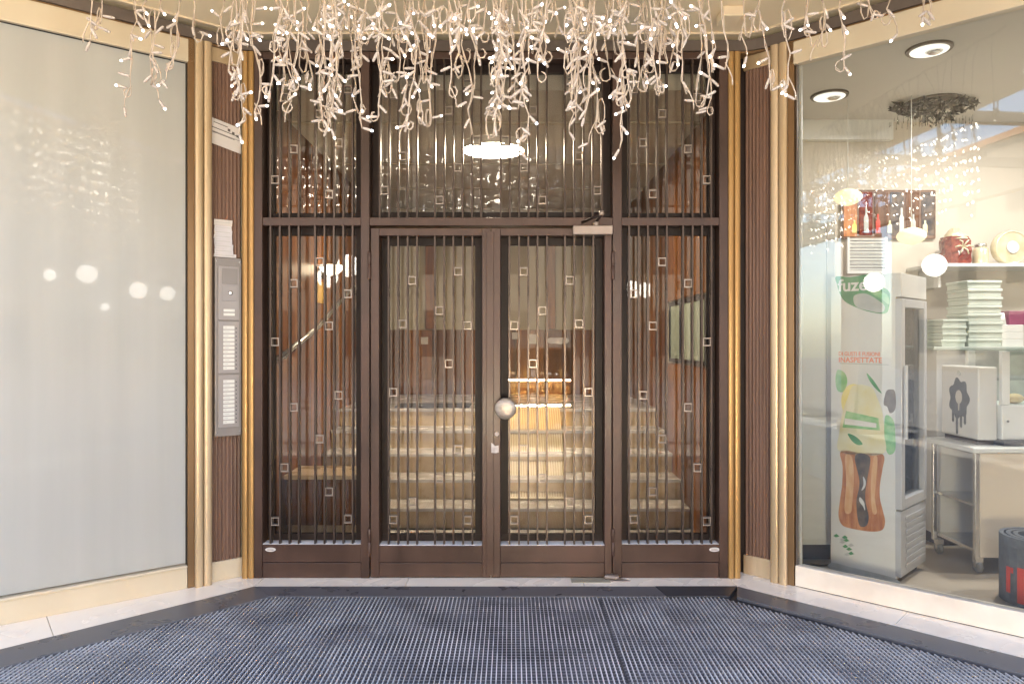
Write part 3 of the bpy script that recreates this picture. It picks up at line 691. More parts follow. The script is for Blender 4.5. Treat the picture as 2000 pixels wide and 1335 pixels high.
# ------------------------------------------------------------------ entrance hall
HX0, HX1, HB, HZ = -1.62, 1.37, 8.5, 3.0
struct(B(HX0, HX1, 4.466, 5.43, -0.03, -0.001).obj('hall_floor', M['tread']))
hc = struct(B(HX0 - 0.1, HX1 + 0.1, 4.51, HB + 0.1, HZ, HZ + 0.1).obj('hall_ceiling', M['hallceil']))
for yb in (5.15, 6.35, 7.4): B(HX0, HX1, yb, yb + 0.04, HZ - 0.014, HZ - 0.001).obj('ceiling_batten', M['hallwall'], hc)
bw = struct(B(HX0 - 0.1, HX1 + 0.1, HB, HB + 0.1, 0, HZ).obj('hall_back_wall', M['hallwall']))
for sx_, xx in ((-1, HX0), (1, HX1)):
    wl = struct(B(min(xx, xx + sx_ * 0.08), max(xx, xx + sx_ * 0.08), 4.51, HB, 0, HZ).obj('hall_side_wall', M['hallwall']))
    yy = 4.52; i = 0
    while yy < HB - 0.1:
        w = 0.30; x_in = xx - sx_ * 0.018
        segs = ((0.0, 1.235), (1.765, HZ - 0.003)) if (sx_ > 0 and 4.7 < yy + 0.15 < 6.3) else ((0.0, HZ - 0.003),)
        for za, zb in segs:
            B(min(xx, x_in), max(xx, x_in), yy + 0.003, yy + w - 0.003, za, zb).obj('veneer_panel', M['wood' if (i * 7) % 3 else 'wood2'], wl, None, 0.002)
        yy += w; i += 1
xx = HX0 + 0.02; i = 0
while xx < HX1 - 0.05:
    w = min(0.33, HX1 - 0.02 - xx)
    B(xx + 0.003, xx + w - 0.003, HB - 0.025, HB - 0.001, 0.8, 1.56).obj('veneer_panel', M['wood' if i % 2 else 'wood2'], bw, None, 0.002); xx += w; i += 1
for px in (840, 1076):
    xc = W(px, 600, HB).x; B(xc - 0.05, xc + 0.05, HB - 0.05, HB - 0.026, 1.57, 2.55).obj('pilaster', M['wood'], bw, None, 0.003)
# stairs
st = thing('staircase', 'five pale stone steps inside the hall behind the doors', 'staircase', (0, 5.43, 0))
for k in range(5):
    y0 = 0.30 * k; z = 0.16 * (k + 1)
    B(HX0 + 0.02, HX1 - 0.02, y0 + 0.02, y0 + 0.30 + 0.02 if k < 4 else HB - 5.43 - 0.03, max(0, z - 0.16), z - 0.03).obj('riser', M['step'], st)
    B(HX0 + 0.02, HX1 - 0.02, y0, y0 + 0.318 if k < 4 else HB - 5.43 - 0.03, z - 0.028, z).obj('tread', M['tread'], st, None, 0.004)
rm = thing('ramp', 'cream ribbed ramp sheet laid over the hall steps behind the right door', 'ramp', (0.19, 5.70, 0.155))
rl = sqrt(0.95 ** 2 + 0.63 ** 2)
rt = MB(); rt.box(-0.25, 0.25, 0, rl, 0.0, 0.012); ro = rt.obj('sheet', M['rampm'], rm); ro.rotation_euler = (math.atan2(0.63, 0.95), 0, 0); ro.location = (0, 0, 0.012)
g = MB()
for i in range(24):
    xx = -0.24 + i * 0.0205
    g._add([(xx, 0.02, 0.0125), (xx + 0.008, 0.02, 0.0125), (xx + 0.008, rl - 0.02, 0.0125), (xx, rl - 0.02, 0.0125), (xx, 0.02, 0.019), (xx + 0.008, 0.02, 0.019), (xx + 0.008, rl - 0.02, 0.019), (xx, rl - 0.02, 0.019)],
           [(0, 3, 2, 1), (4, 5, 6, 7), (0, 1, 5, 4), (1, 2, 6, 5), (2, 3, 7, 6), (3, 0, 4, 7)])
go = g.obj('ramp_ribs', M['ramprib'], rm); go.rotation_euler = ro.rotation_euler; go.location = (0, 0, 0.012); go["kind"] = "stuff"
# doormat at the top of the steps
B(-0.35, 0.35, -0.2, 0.2, 0, 0.014).obj('doormat', M['darkmat'], None, (-0.75, 6.9, 0.80)); tag(bpy.data.objects['doormat'], 'small dark doormat on the landing at the top of the hall steps', 'doormat')
# ceiling lamp
lp = thing('ceiling_lamp', 'lit round white lamp on the hall ceiling behind the transom', 'lamp', (W(964, 281, 5.74).x, 5.74, HZ))
MB().lathe([(0.22, -0.055), (0.238, -0.045), (0.24, -0.012)], (0, 0, 0), 36).obj('diffuser', M['hallamp'], lp)
rg_ = MB()
for k in range(40):
    a0, a1 = 2 * pi * k / 40, 2 * pi * (k + 1) / 40
    rg_.prism([(0.243 * cos(a0), 0.243 * sin(a0)), (0.252 * cos(a0), 0.252 * sin(a0)), (0.252 * cos(a1), 0.252 * sin(a1)), (0.243 * cos(a1), 0.243 * sin(a1))], -0.056, -0.001)
rg_.obj('rim', M['whitecab'], lp)  # rim added to keep the diffuser's side glow off the ceiling
# wall lamp on the left wall
sl = thing('wall_lamp', 'white bowl wall lamp above an amber plate on the hall left wall', 'wall lamp', (HX0 + 0.02, 5.95, 2.0))
MB().lathe([(0.01, -0.05), (0.05, -0.04), (0.085, -0.01), (0.10, 0.03), (0.095, 0.03), (0.06, 0.0)], (0.10, 0, 0.02), 20).obj('bowl', M['sconce'], sl)
B(0, 0.03, -0.03, 0.03, -0.06, 0.03).obj('bracket', M['bronze_dark'], sl)
B(0, 0.012, -0.09, 0.09, -0.26, -0.08).obj('plate', M['amber'], sl)
# handrail on the left wall
hr = thing('handrail', 'polished metal handrail rising along the hall left wall', 'handrail', (HX0 + 0.09, 4.7, 0))
MB().tube([(0, 0.0, 1.31), (0, 0.95, 1.53), (0, 2.2, 1.95), (0, 3.4, 2.0)], 0.02, 10).obj('rail', M['steel'], hr)
for yy, zz in ((0.25, 1.365), (1.3, 1.645), (2.6, 1.965)): MB().tube([(0, yy, zz - 0.01), (-0.03, yy, zz - 0.06), (-0.07, yy, zz - 0.06)], 0.008, 6).obj('bracket', M['steel'], hr)
# dark wooden bench cabinet and plant, left
cb_ = thing('hall_cabinet', 'low dark wooden cabinet with pale plinth behind the left side panel', 'cabinet', (-1.28, 5.0, 0))
B(-0.30, 0.30, 0.0, 0.36, 0.14, 0.46).obj('body', M['wood2'], cb_, None, 0.004)
B(-0.28, 0.28, 0.02, 0.34, 0.0, 0.14).obj('plinth', M['step'], cb_)
B(-0.31, 0.31, -0.012, 0.37, 0.46, 0.49).obj('top', M['step'], cb_, None, 0.004)
for i in range(12): B(-0.29 + i * 0.0485, -0.29 + i * 0.0485 + 0.036, -0.008, 0.0, 0.17, 0.44).obj('slat', M['wood2'], cb_)
# pale green glazed window in the right hall wall
gw = thing('side_window', 'pale green frosted window in the hall right wall', 'window', (HX1, 5.0, 1.25))
for i in range(3):
    B(-0.012, 0.0, 0.03 + i * 0.38, 0.03 + i * 0.38 + 0.345, 0.03, 0.47).obj('pane', M['greenglass'], gw)
B(-0.022, 0.0, 0.0, 1.17, 0.0, 0.028).obj('frame', M['bronze_dark'], gw); B(-0.022, 0.0, 0.0, 1.17, 0.472, 0.50).obj('frame', M['bronze_dark'], gw)
for yy in (0.0, 0.378, 0.758, 1.142): B(-0.021, -0.001, yy, yy + 0.028, 0.029, 0.471).obj('mullion', M['bronze_dark'], gw)
# notices on the hall back wall
for (a, b, c, d, lab) in ((1000, 1011, 649, 662, 'small white card left on the panelled hall back wall'), (1034, 1048, 652, 671, 'cream paper note beside a smaller card on the hall back wall'), (822, 836, 658, 672, 'white paper slip on the hall panelling behind the left door')):
    p0, p1 = W(a, d, HB - 0.03), W(b, c, HB - 0.03)
    t = thing('wall_note', lab, 'note', (p0.x, HB - 0.026, p0.z), 0)
    B(0, p1.x - p0.x, -0.003, 0, 0, p1.z - p0.z).obj('sheet', M['paper'], t)
p0 = W(1090, 665, HB - 0.03)
t = thing('wall_sign', 'long white round-ended sign on the hall back wall', 'sign', (p0.x, HB - 0.027, p0.z))
MB().plate([(0.09 + 0.036 * cos(a), 0.036 * sin(a)) for a in [-pi / 2 + pi * i / 8 for i in range(9)]] + [(-0.09 + 0.036 * cos(a), 0.036 * sin(a)) for a in [pi / 2 + pi * i / 8 for i in range(9)]], -0.006, 0.0).obj('board', M['paper2'], t)

# ------------------------------------------------------------------ the shop on the right
SB, SZ = 5.82, 3.2
shop_poly = [R2W(0.06, 0.09), R2W(LEN_R, 0.09), (6.2, R2W(LEN_R, 0.09)[1]), (6.2, SB), (1.72, SB), (1.72, 4.52)]
struct(MB().prism(shop_poly, -0.03, -0.002).obj('shop_floor', M['shopfloor']))
sc_ = struct(MB().prism(shop_poly, SZ, SZ + 0.05).obj('shop_ceiling', M['shopceil']))
struct(B(1.62, 6.3, SB, SB + 0.1, 0, SZ).obj('shop_back_wall', M['shopwall']))
struct(B(1.62, 1.715, 4.52, SB, 0, SZ).obj('shop_side_wall', M['shopwall']))
struct(B(6.2, 6.3, 2.3, SB, 0, SZ).obj('shop_side_wall', M['shopwall']))
B(1.72, 3.06, SB - 0.07, SB - 0.001, 3.04, SZ - 0.001).obj('ceiling_beam', M['white'], sc_)
MB().prism([R2W(0.08, 0.10), R2W(LEN_R - 0.1, 0.10), R2W(LEN_R - 0.1, 0.16), R2W(0.08, 0.16)], SZ - 0.10, SZ - 0.001).obj('curtain_track', M['shopceil'], sc_)
for px, py, lab in ((1815, 95, 'larger round recessed downlight in the shop ceiling near the window'), (1620, 186, 'smaller round recessed downlight further back in the shop ceiling')):
    d = FPX * (SZ - H) / (667.5 - py); w = W(px, py, d)
    t = thing('downlight', lab or 'recessed downlight in the shop ceiling beyond the frame edge', 'downlight', (w.x, w.y, SZ), 0, 'recessed downlights in the shop ceiling')
    MB().lathe([(0.125, -0.014), (0.130, -0.008), (0.130, 0.0)], (0, 0, 0), 28).obj('rim', M['rim'], t)
    MB().lathe([(0.105, -0.018), (0.108, -0.0145)], (0, 0, 0), 28).obj('lens', M['downlight'], t)
    MB().lathe([(0.03, -0.03), (0.05, -0.0185)], (0.03, 0, 0), 14).obj('lamp', M['chrome'], t)
for xx, yy in ((3.4, 4.6), (4.9, 4.0)):     # unseen lamps added to light the shop, away from the downlight fittings
    ld = bpy.data.lights.new('shop_fill_light', 'AREA'); ld.shape = 'DISK'; ld.size = 0.24; ld.energy = 8; ld.color = (1, 0.97, 0.93)
    lo = bpy.data.objects.new('shop_fill_light', ld); COL.objects.link(lo); lo.location = (xx, yy, SZ - 0.03)
# black crystal ceiling fitting
d = FPX * (SZ - H) / (667.5 - 200); w = W(1822, 200, d)
ch = thing('crystal_chandelier', 'jagged black crystal ceiling lamp hanging inside the shop', 'chandelier', (w.x, w.y, SZ))
MB().lathe([(0.20, -0.02), (0.20, 0.0)], (0, 0, 0), 20).obj('plate', M['rim'], ch)
rc = random.Random(9)
sh = MB()
for i in range(230):
    a = rc.uniform(0, 2 * pi); r = 0.31 * sqrt(rc.random()); z = -0.02 - rc.random() * 0.17 * (1.05 - r / 0.31)
    c = Vector((r * cos(a), r * sin(a) * 0.6, z)); l = rc.uniform(0.02, 0.05)
    d1 = Vector((rc.uniform(-1, 1), rc.uniform(-1, 1), rc.uniform(-1, .4))).normalized() * l; d2 = d1.orthogonal().normalized() * l * 0.4; d3 = d1.cross(d2).normalized() * l * 0.3
    sh._add([c - d1, c + d2, c + d3, c - d2, c - d3, c + d1], [(0, 1, 2), (0, 2, 3), (0, 3, 4), (0, 4, 1), (5, 2, 1), (5, 3, 2), (5, 4, 3), (5, 1, 4)])
so = sh.obj('black_crystals', M['blackcrystal'], ch); so["kind"] = "stuff"
sh = MB()
for i in range(60):
    xx = -0.30 + i * 0.0098; yy = rc.uniform(-0.12, 0.12)
    sh.tube([(xx, yy, -0.12), (xx, yy, -0.12 - rc.uniform(0.02, 0.07))], 0.0024, 4)
so = sh.obj('clear_crystal_drops', M['clear'], ch); so["kind"] = "stuff"

# tall white cabinet at the left of the shop
wc = thing('tall_cabinet', 'tall white cabinet behind the drinks fridge at the shop window edge', 'cabinet', (1.84, 4.66, 0))
B(0, 0.26, 0.0, 0.5, 0.10, 2.25).obj('body', M['whitecab'], wc, None, 0.004)
B(0.015, 0.195, -0.018, -0.001, 0.14, 2.2).obj('door', M['white'], wc, None, 0.003); B(0.20, 0.255, -0.014, -0.001, 0.14, 2.2).obj('door_edge', M['whitecab'], wc, None, 0.003)
B(0.02, 0.24, 0.02, 0.48, 0.0, 0.10).obj('plinth', M['rim'], wc)
# cable on the floor below it
MB().tube([(0, 0, 0.006), (0.07, -0.03, 0.006), (0.15, -0.05, 0.006), (0.24, -0.03, 0.006), (0.3, -0.06, 0.006)], 0.006, 6).obj('power_cable', M['darkbtn'], None, (1.80, 4.58, 0))
tag(bpy.data.objects['power_cable'], 'dark power cable lying on the shop floor left of the fridge', 'cable')

# drinks fridge
fo = Vector((2.24, 4.18)); fa = math.atan2(-0.72, 0.70)
fg = thing('drinks_fridge', 'slim upright drinks fridge with tea advert wrapped round its side', 'fridge', (fo.x, fo.y, 0), fa)
FH = 1.82; FW = 0.375
B(-FW, -0.001, 0.0, 0.06, 0.03, FH).obj('side_panel', M['p_white'], fg, None, 0.004)
B(-FW, -0.012, 0.061, 0.41, 0.03, FH).obj('body', M['white'], fg, None, 0.004)
B(-0.029, -0.001, 0.061, 0.46, 0.03, 0.42).obj('lower_grille_panel', M['fridgegrey'], fg, None, 0.004)
B(-FW, -0.001, 0.061, 0.455, FH - 0.13, FH - 0.001).obj('canopy', M['white'], fg, None, 0.004) if False else None
# door (faces the shop, local +x)
dr_ = MB(); dr_.box(-0.028, 0.028, 0.0, 0.055, 0.44, 1.67); dr_.box(-0.028, 0.028, 0.41, 0.46, 0.44, 1.67)
dr_.box(-0.0278, 0.0278, 0.055, 0.41, 0.44, 0.50); dr_.box(-0.0278, 0.0278, 0.055, 0.41, 1.62, 1.67)
do = dr_.obj('door', M['fridgegrey'], fg, (0.004, 0, 0), 0.004)
B(-0.01, -0.002, 0.05, 0.415, 0.495, 1.625).obj('door_glass', M['clear'], do)
B(0.029, 0.05, 0.02, 0.04, 0.85, 1.28).obj('handle', M['fridgegrey'], do, None, 0.006)
B(-0.028, 0.026, 0.0, 0.46, 1.68, FH - 0.002).obj('header', M['whitecab'], fg, (0.003, 0, 0), 0.004)
B(-0.028, 0.024, 0.0, 0.46, 0.05, 0.43).obj('base_panel', M['fridgegrey'], fg, (0.003, 0, 0), 0.004)
for i in range(8): B(0.0285, 0.034, 0.08, 0.42, 0.09 + i * 0.04, 0.112 + i * 0.04).obj('grille_slat', M['fridgegrey'], fg)
for i in range(4):
    B(-0.36, -0.04, 0.07, 0.40, 0.55 + i * 0.27, 0.562 + i * 0.27).obj('shelf', M['steel'], fg)
for yy in (0.05, 0.42):
    MB().lathe([(0.015, 0), (0.02, 0.03)], (-0.03, yy, 0), 10).obj('foot', M['rim'], fg); MB().lathe([(0.015, 0), (0.02, 0.03)], (-0.34, yy, 0), 10).obj('foot', M['rim'], fg)
def FL(px, py):
    r = (px - 1000) / FPX; w = (2.24 - 4.18 * r) / (0.70 + 0.72 * r); dd = 4.18 + 0.72 * w
    return (-w * 1.004, H - (py - 667.5) / FPX * dd)
wrap = B(-FW + 0.003, -0.004, -0.0012, -0.0005, 0.035, FH - 0.005).obj('printed_wrap', M['p_white'], fg)
def smooth(pts, n=5):
    out = []; k = len(pts)
    for i in range(k):
        p0, p1, p2, p3 = pts[i - 1], pts[i], pts[(i + 1) % k], pts[(i + 2) % k]
        for j in range(n):
            t = j / n; out.append(tuple(0.5 * (2 * b + (c - a) * t + (2 * a - 5 * b + 4 * c - d) * t * t + (3 * b - a - 3 * c + d) * t ** 3) for a, b, c, d in zip(p0, p1, p2, p3)))
    return out
def pr(name, pts, m, lay):
    if len(pts) > 4 and len(pts) < 20 and name != 'bottle_label': pts = smooth(pts)
    return MB().plate([FL(*p) for p in pts], -0.0012 - 0.0007 * lay, -0.0011 - 0.0007 * (lay - 1)).obj(name, M[m], wrap)
pr('green_flash', [(1633, 540), (1660, 541), (1690, 536), (1705, 534), (1708, 545), (1725, 560), (1738, 572), (1737, 598), (1729, 612), (1700, 609), (1672, 600), (1650, 588), (1640, 572), (1635, 556)], 'p_green', 1)
pr('light_flash', [(1668, 578), (1690, 573), (1712, 584), (1728, 598), (1722, 610), (1695, 606), (1672, 598)], 'p_grey', 2)
pr('leaf_highlight', [(1700, 570), (1720, 568), (1735, 578), (1736, 594), (1722, 584)], 'p_green2', 3)
fx = FL(1637, 569)
text_mesh('lettering', 'fuze', 0.105, M['white'], wrap, (fx[0], -0.0042, fx[1]), bold=0.002)
fx = FL(1638, 694); t1 = text_mesh('lettering', 'DI GUSTI E FUSIONI', 0.034, M['p_red'], wrap, (fx[0], -0.0026, fx[1]), bold=0.0006, sx=0.80)
fx = FL(1638, 706); t2 = text_mesh('lettering', 'INASPETTATE', 0.044, M['p_red'], wrap, (fx[0], -0.0026, fx[1] - 0.002), bold=0.0008, sx=0.93)
pr('text_line', [(1640, 708), (1736, 711), (1736, 713), (1640, 710)], 'p_grey', 1)
# bottle: pale upper with green label, amber tea below with dark core
pr('lemon_slice', [(1650 + 17 + 24 * cos(a), 783 + 34 * sin(a)) for a in [2 * pi * i / 20 for i in range(20)]], 'p_lemon', 1)
pr('mint_leaf', [(1636, 722), (1650, 728), (1655, 745), (1648, 764), (1636, 762), (1632, 742)], 'p_green2', 1)
pr('grass_leaf', [(1693, 728), (1706, 742), (1718, 760), (1722, 768), (1710, 758), (1698, 742)], 'p_green', 1)
pr('bottle_shoulder', [(1668, 752), (1702, 756), (1714, 778), (1724, 806), (1727, 846), (1724, 886), (1642, 883), (1640, 842), (1646, 806), (1656, 776)], 'p_cream', 2)
pr('bottle_label', [(1653, 802), (1716, 816), (1719, 840), (1646, 834)], 'p_green2', 3)
pr('label_band', [(1650, 816), (1712, 826), (1712, 835), (1650, 828)], 'p_white', 4)
pr('label_leaf', [(1656, 846), (1672, 852), (1685, 866), (1675, 868), (1664, 860)], 'p_green', 3)
pr('tea_body', [(1643, 880), (1684, 884), (1725, 887), (1724, 915), (1719, 945), (1719, 972), (1725, 998), (1729, 1018), (1723, 1034), (1700, 1037), (1662, 1031), (1645, 1024), (1638, 1006), (1641, 975), (1645, 945), (1646, 910)], 'p_tea', 2)
pr('tea_light', [(1651, 890), (1664, 892), (1668, 930), (1665, 980), (1662, 1000), (1650, 996), (1653, 940)], 'p_amber', 3)
pr('tea_light', [(1706, 894), (1714, 894), (1712, 930), (1709, 970), (1713, 1000), (1704, 998), (1701, 950)], 'p_amber', 3)
pr('tea_core', [(1670, 889), (1699, 891), (1695, 930), (1690, 970), (1697, 1008), (1692, 1026), (1678, 1023), (1673, 980), (1679, 940)], 'p_teadark', 3)
pr('glint', [(1686, 930), (1691, 938), (1690, 950), (1683, 957), (1687, 945)], 'p_white', 4)
pr('glint', [(1680, 970), (1688, 980), (1690, 996), (1686, 988), (1679, 978)], 'p_white', 4)
pr('berry_cluster', [(1731, 764), (1740, 760), (1748, 764), (1750, 790), (1746, 803), (1738, 806), (1733, 794), (1726, 788)], 'p_teadark', 1)
pr('leaf_cluster', [(1729, 812), (1745, 820), (1749, 850), (1748, 880), (1735, 886), (1728, 860)], 'p_green2', 1)
rb_ = random.Random(2)
for i in range(10):
    a0, b0 = 1626 + rb_.random() * 32, 1042 + rb_.random() * 40
    pr('herb_leaf', [(a0, b0), (a0 + 6, b0 - 4), (a0 + 12, b0 + 1), (a0 + 5, b0 + 3)], 'p_green' if i < 6 else 'p_grey', 1 + i % 2)
pr('grey_shadow', [(1626, 1098), (1660, 1106), (1746, 1128), (1746, 1140), (1626, 1112)], 'p_grey', 1)

# louvred wall vent
p0 = W(1656, 530, SB); p1 = W(1724, 457, SB)
vt = thing('louvre_vent', 'white slatted louvre vent on the shop back wall above the fridge', 'vent', (p0.x, SB - 0.005, p0.z)); vw, vh = p1.x - p0.x, p1.z - p0.z
B(0, vw, -0.01, 0, 0, vh).obj('backing', M['darkbtn'], vt)
for a, b, c, d in ((-0.02, vw + 0.02, -0.02, 0.0), (-0.02, vw + 0.02, vh, vh + 0.02), (-0.02, 0.0, 0.0, vh), (vw, vw + 0.02, 0.0, vh)): B(a, b, -0.03, 0, c, d).obj('frame', M['white'], vt)
for i in range(11):
    o = B(0.001, vw - 0.001, -0.014, 0.0, -0.009, 0.009).obj('slat', M['white'], vt, (0, -0.016, vh * (i + 0.5) / 11)); o.rotation_euler = (0.5, 0, 0)
# printed board with bottles, added in place of a mirrored shop sign
p0 = W(1640, 468, SB); p1 = W(1824, 372, SB)
mbd = thing('mirrored_sign', 'long brown board standing in for a mirrored sign, on the shop wall', 'board', (p0.x, SB - 0.005, p0.z)); w_, h_ = p1.x - p0.x, p1.z - p0.z
B(0, w_, -0.03, 0, 0, h_).obj('board', M['board'], mbd, None, 0.02)
for i, mm in enumerate(('p_tea', 'darkred', 'wood2', 'p_teadark', 'wood2', 'p_teadark')):
    B(0.015 + i * w_ / 6.1, (i + 1) * w_ / 6.1 - 0.004, -0.034, -0.031, 0.02 + 0.01 * (i % 2), h_ - 0.02).obj('picture', M[mm], mbd)
for i, mm in enumerate(('p_lemon', 'p_grey', 'red', 'p_cream', 'p_white', 'p_grey', 'p_cream')):
    xx = 0.10 + i * 0.095; hh = 0.10 + 0.05 * ((i * 5) % 3)
    MB().plate([(xx - 0.018, 0.05), (xx + 0.018, 0.05), (xx + 0.018, 0.05 + hh * 0.6), (xx + 0.007, 0.05 + hh * 0.75), (xx + 0.007, 0.05 + hh), (xx - 0.007, 0.05 + hh), (xx - 0.007, 0.05 + hh * 0.75), (xx - 0.018, 0.05 + hh * 0.6)], -0.038, -0.0345).obj('bottle_picture', M[mm], mbd)
# glowing yellow shades added in place of lamps mirrored in the shop glass
for px, py, d, lab in ((1656, 385, 5.3, 'yellow stand-in for a mirrored lamp, left of the brown board'), (1780, 461, 5.2, 'yellow stand-in for a mirrored lamp, below the brown board')):
    w = W(px, py, d); t = thing('mirrored_lamp', lab, 'lamp stand-in', w, 0, 'stand-ins for mirrored lamps in the shop')
    prof = [(0.10 * max(0.15, sin(pi * i / 20) ** 0.5) * (1.0 if i % 2 else 0.95), -0.062 + 0.124 * i / 20) for i in range(21)]
    MB().lathe(prof, (0, 0, 0), 24).obj('shade', M['mirrorlamp'], t)
    MB().tube([(0, 0, 0.06), (0, 0, SZ - w.z)], 0.003, 5).obj('cord', M['white'], t)

# trolley with casters
tr = thing('trolley', 'beige panelled service trolley on casters standing in the shop', 'trolley', (2.83, 4.38, 0)); TW, TD = 0.95, 0.46
B(0.03, TW, 0.0, 0.02, 0.10, 0.735).obj('front_panel', M['beigepanel'], tr, None, 0.003)
for xx, yy in ((0.0, 0.0), (0.0, TD - 0.026), (TW - 0.026, TD - 0.026)): B(xx, xx + 0.026, yy, yy + 0.026, 0.09, 0.74).obj('post', M['steel'], tr, None, 0.003)
B(0.027, TW - 0.03, 0.021, TD, 0.12, 0.14).obj('shelf', M['steel'], tr); B(0.027, TW - 0.03, 0.021, TD, 0.40, 0.415).obj('shelf', M['steel'], tr)
B(-0.03, TW + 0.02, -0.03, TD + 0.03, 0.741, 0.775).obj('top', M['white'], tr, None, 0.008)
B(0.05, TW - 0.05, TD - 0.02, TD - 0.01, 0.14, 0.74).obj('back_panel', M['whitecab'], tr)
for xx, yy in ((0.035, 0.03), (0.035, TD - 0.03), (TW - 0.05, 0.03), (TW - 0.05, TD - 0.03)):
    cst = B(-0.022, 0.022, -0.02, 0.02, 0.065, 0.098).obj('caster', M['steel'], tr, (xx, yy, 0))
    MB().lathe([(0.012, -0.012), (0.036, -0.012), (0.038, -0.006), (0.038, 0.006), (0.036, 0.012), (0.012, 0.012)], (0, 0, 0.038), 18, 'x').obj('wheel', M['rubberw'], cst)
    B(-0.018, -0.014, -0.012, 0.012, 0.03, 0.07).obj('fork', M['steel'], cst); B(0.014, 0.018, -0.012, 0.012, 0.03, 0.07).obj('fork', M['steel'], cst)
# white machine box with dripping chocolate emblem on its side
bx = thing('batter_machine', 'white machine with black dripping emblem on its side, on the trolley', 'machine', (2.90, 4.46, 0.776))
B(0.0, 0.12, 0.0, 0.38, 0.03, 0.485).obj('body', M['whitecab'], bx, None, 0.008)
B(0.01, 0.11, 0.02, 0.36, 0.0, 0.029).obj('base', M['rim'], bx)
em = []
for i in range(60):
    a = 2 * pi * i / 60; r = 0.100 + 0.011 * cos(7 * a)
    em.append((r * cos(a), r * 1.25 * sin(a)))
eo = MB().plate(em, -0.0012, 0.0)
for q0, ln in ((-0.062, 0.16), (-0.02, 0.235), (0.022, 0.19), (0.062, 0.165)):
    eo.plate([(q0 - 0.011, -0.05), (q0 + 0.011, -0.05), (q0 + 0.011, -ln + 0.01), (q0, -ln), (q0 - 0.011, -ln + 0.01)], -0.0011, 0.0)
e = eo.obj('drip_emblem', M['blackcrystal'], bx); e.rotation_euler = (0, 0, -pi / 2); e.location = (-0.0005, 0.19, 0.275)
e2 = MB().plate([(0.034 * cos(a), 0.045 * sin(a) + 0.01) for a in [2 * pi * i / 20 for i in range(20)]] , -0.0022, -0.0013)
e2.plate([(-0.008, -0.03), (0.008, -0.03), (0.004, -0.075), (0, -0.08), (-0.005, -0.075)], -0.0021, -0.0013)
e2.obj('emblem_heart', M['shopwall'], e)
MB().lathe([(0.018, 0), (0.018, 0.002), (0.012, 0.002), (0.012, 0.001)], (0, 0, 0), 16, 'y').obj('emblem_ring', M['p_grey'], e, (0.0, 0, 0.165))
# white glazed warming case
wcse = thing('display_case', 'white metal food display case with glass front, right of the emblem machine', 'display case', (3.035, 4.44, 0.776)); CW = 0.66
B(0, CW, 0.0, 0.36, 0.035, 0.25).obj('base', M['white'], wcse, None, 0.008)
B(0.0, CW, -0.02, 0.37, 0.0, 0.034).obj('tray', M['darkbtn'], wcse)
for a in (0.0, CW - 0.05): B(a, a + 0.05, 0.0, 0.03, 0.251, 0.585).obj('post', M['white'], wcse, None, 0.003); B(a, a + 0.05, 0.33, 0.36, 0.251, 0.585).obj('post', M['white'], wcse, None, 0.003)
B(-0.02, CW + 0.02, -0.02, 0.38, 0.586, 0.600).obj('glass_top', M['clear'], wcse)
B(0.051, CW - 0.051, 0.01, 0.016, 0.252, 0.58).obj('front_glass', M['clear'], wcse)
B(0.01, CW - 0.01, 0.1, 0.32, 0.40, 0.408).obj('glass_shelf', M['clear'], wcse)
B(0.051, CW - 0.051, 0.335, 0.35, 0.252, 0.58).obj('back_panel', M['p_grey'], wcse)
MB().lathe([(0.007, 0), (0.007, 0.006)], (0, 0, 0), 10, 'y').obj('screw', M['darkbtn'], wcse, (0.035, 0, 0.15))
for i in range(4):
    t = MB(); t.ball((0, 0, 0.03), 0.055, 14, 8, (1, 0.8, 0.6)); t.obj('bread_bun', M['bun'], None, (3.035 + 0.16 + i * 0.12, 4.44 + 0.12, 0.776 + 0.252 + (0.0 if i != 2 else 0.0)))
for i, o in enumerate([o for o in bpy.data.objects if o.name.startswith('bread_bun')]):
    tag(o, f'golden bread bun, {("first", "second", "third", "fourth")[i]} from the left behind the display case glass', 'bun', 'bread buns in the display case')
# foam boxes stacked on a rear counter
ct = thing('rear_counter', 'pale counter along the shop back wall carrying stacked boxes', 'counter', (2.95, 4.98, 0))
B(0, 2.4, 0, 0.36, 0.08, 1.36).obj('body', M['whitecab'], ct); B(-0.03, 2.43, -0.02, 0.38, 1.361, 1.385).obj('top', M['styro'], ct, None, 0.003); B(0.02, 2.38, 0.03, 0.33, 0, 0.08).obj('plinth', M['rim'], ct)
def boxes(px0, px1, n, h, z0, d, kind):
    x0, x1 = W(px0, 0, d).x, W(px1, 0, d).x; w = x1 - x0
    base = None
    names = ('lowest', 'second lowest', 'third lowest', 'fourth lowest', 'fifth lowest', 'sixth lowest', 'second highest', 'topmost')
    for i in range(n):
        mb = MB(); mb.box(-w / 2, w / 2, -0.12, 0.12, 0, h * 0.62); mb.box(-w / 2 - 0.006, w / 2 + 0.006, -0.126, 0.126, h * 0.63, h * 0.97)
        nm = 'topmost' if i == n - 1 else names[i]
        o = mb.obj('foam_box', M['styro'], None, ((x0 + x1) / 2 + rc.uniform(-.006, .006), d + 0.13, z0 + i * h), 0.004)
        tag(o, f'pale green foam box, {nm} in the {kind} stack on the rear counter', 'box', 'foam boxes on the rear counter')
boxes(1893, 1958, 8, 0.058, 1.386, 5.02, 'tall'); boxes(1842, 1888, 4, 0.048, 1.386, 5.02, 'short left')
for i in range(3):
    w = W(1984, 0, 5.02).x
    o = B(-0.075, 0.075, -0.09, 0.09, 0, 0.05).obj('cardboard_box', M['whitecab'], None, (w, 5.14, 1.386 + 0.051 * i), 0.002)
    tag(o, f'white cardboard box, {("lowest", "middle", "topmost")[i]} of the three right of the foam boxes', 'box', 'white boxes on the rear counter')
wz = 1.386 + 0.153
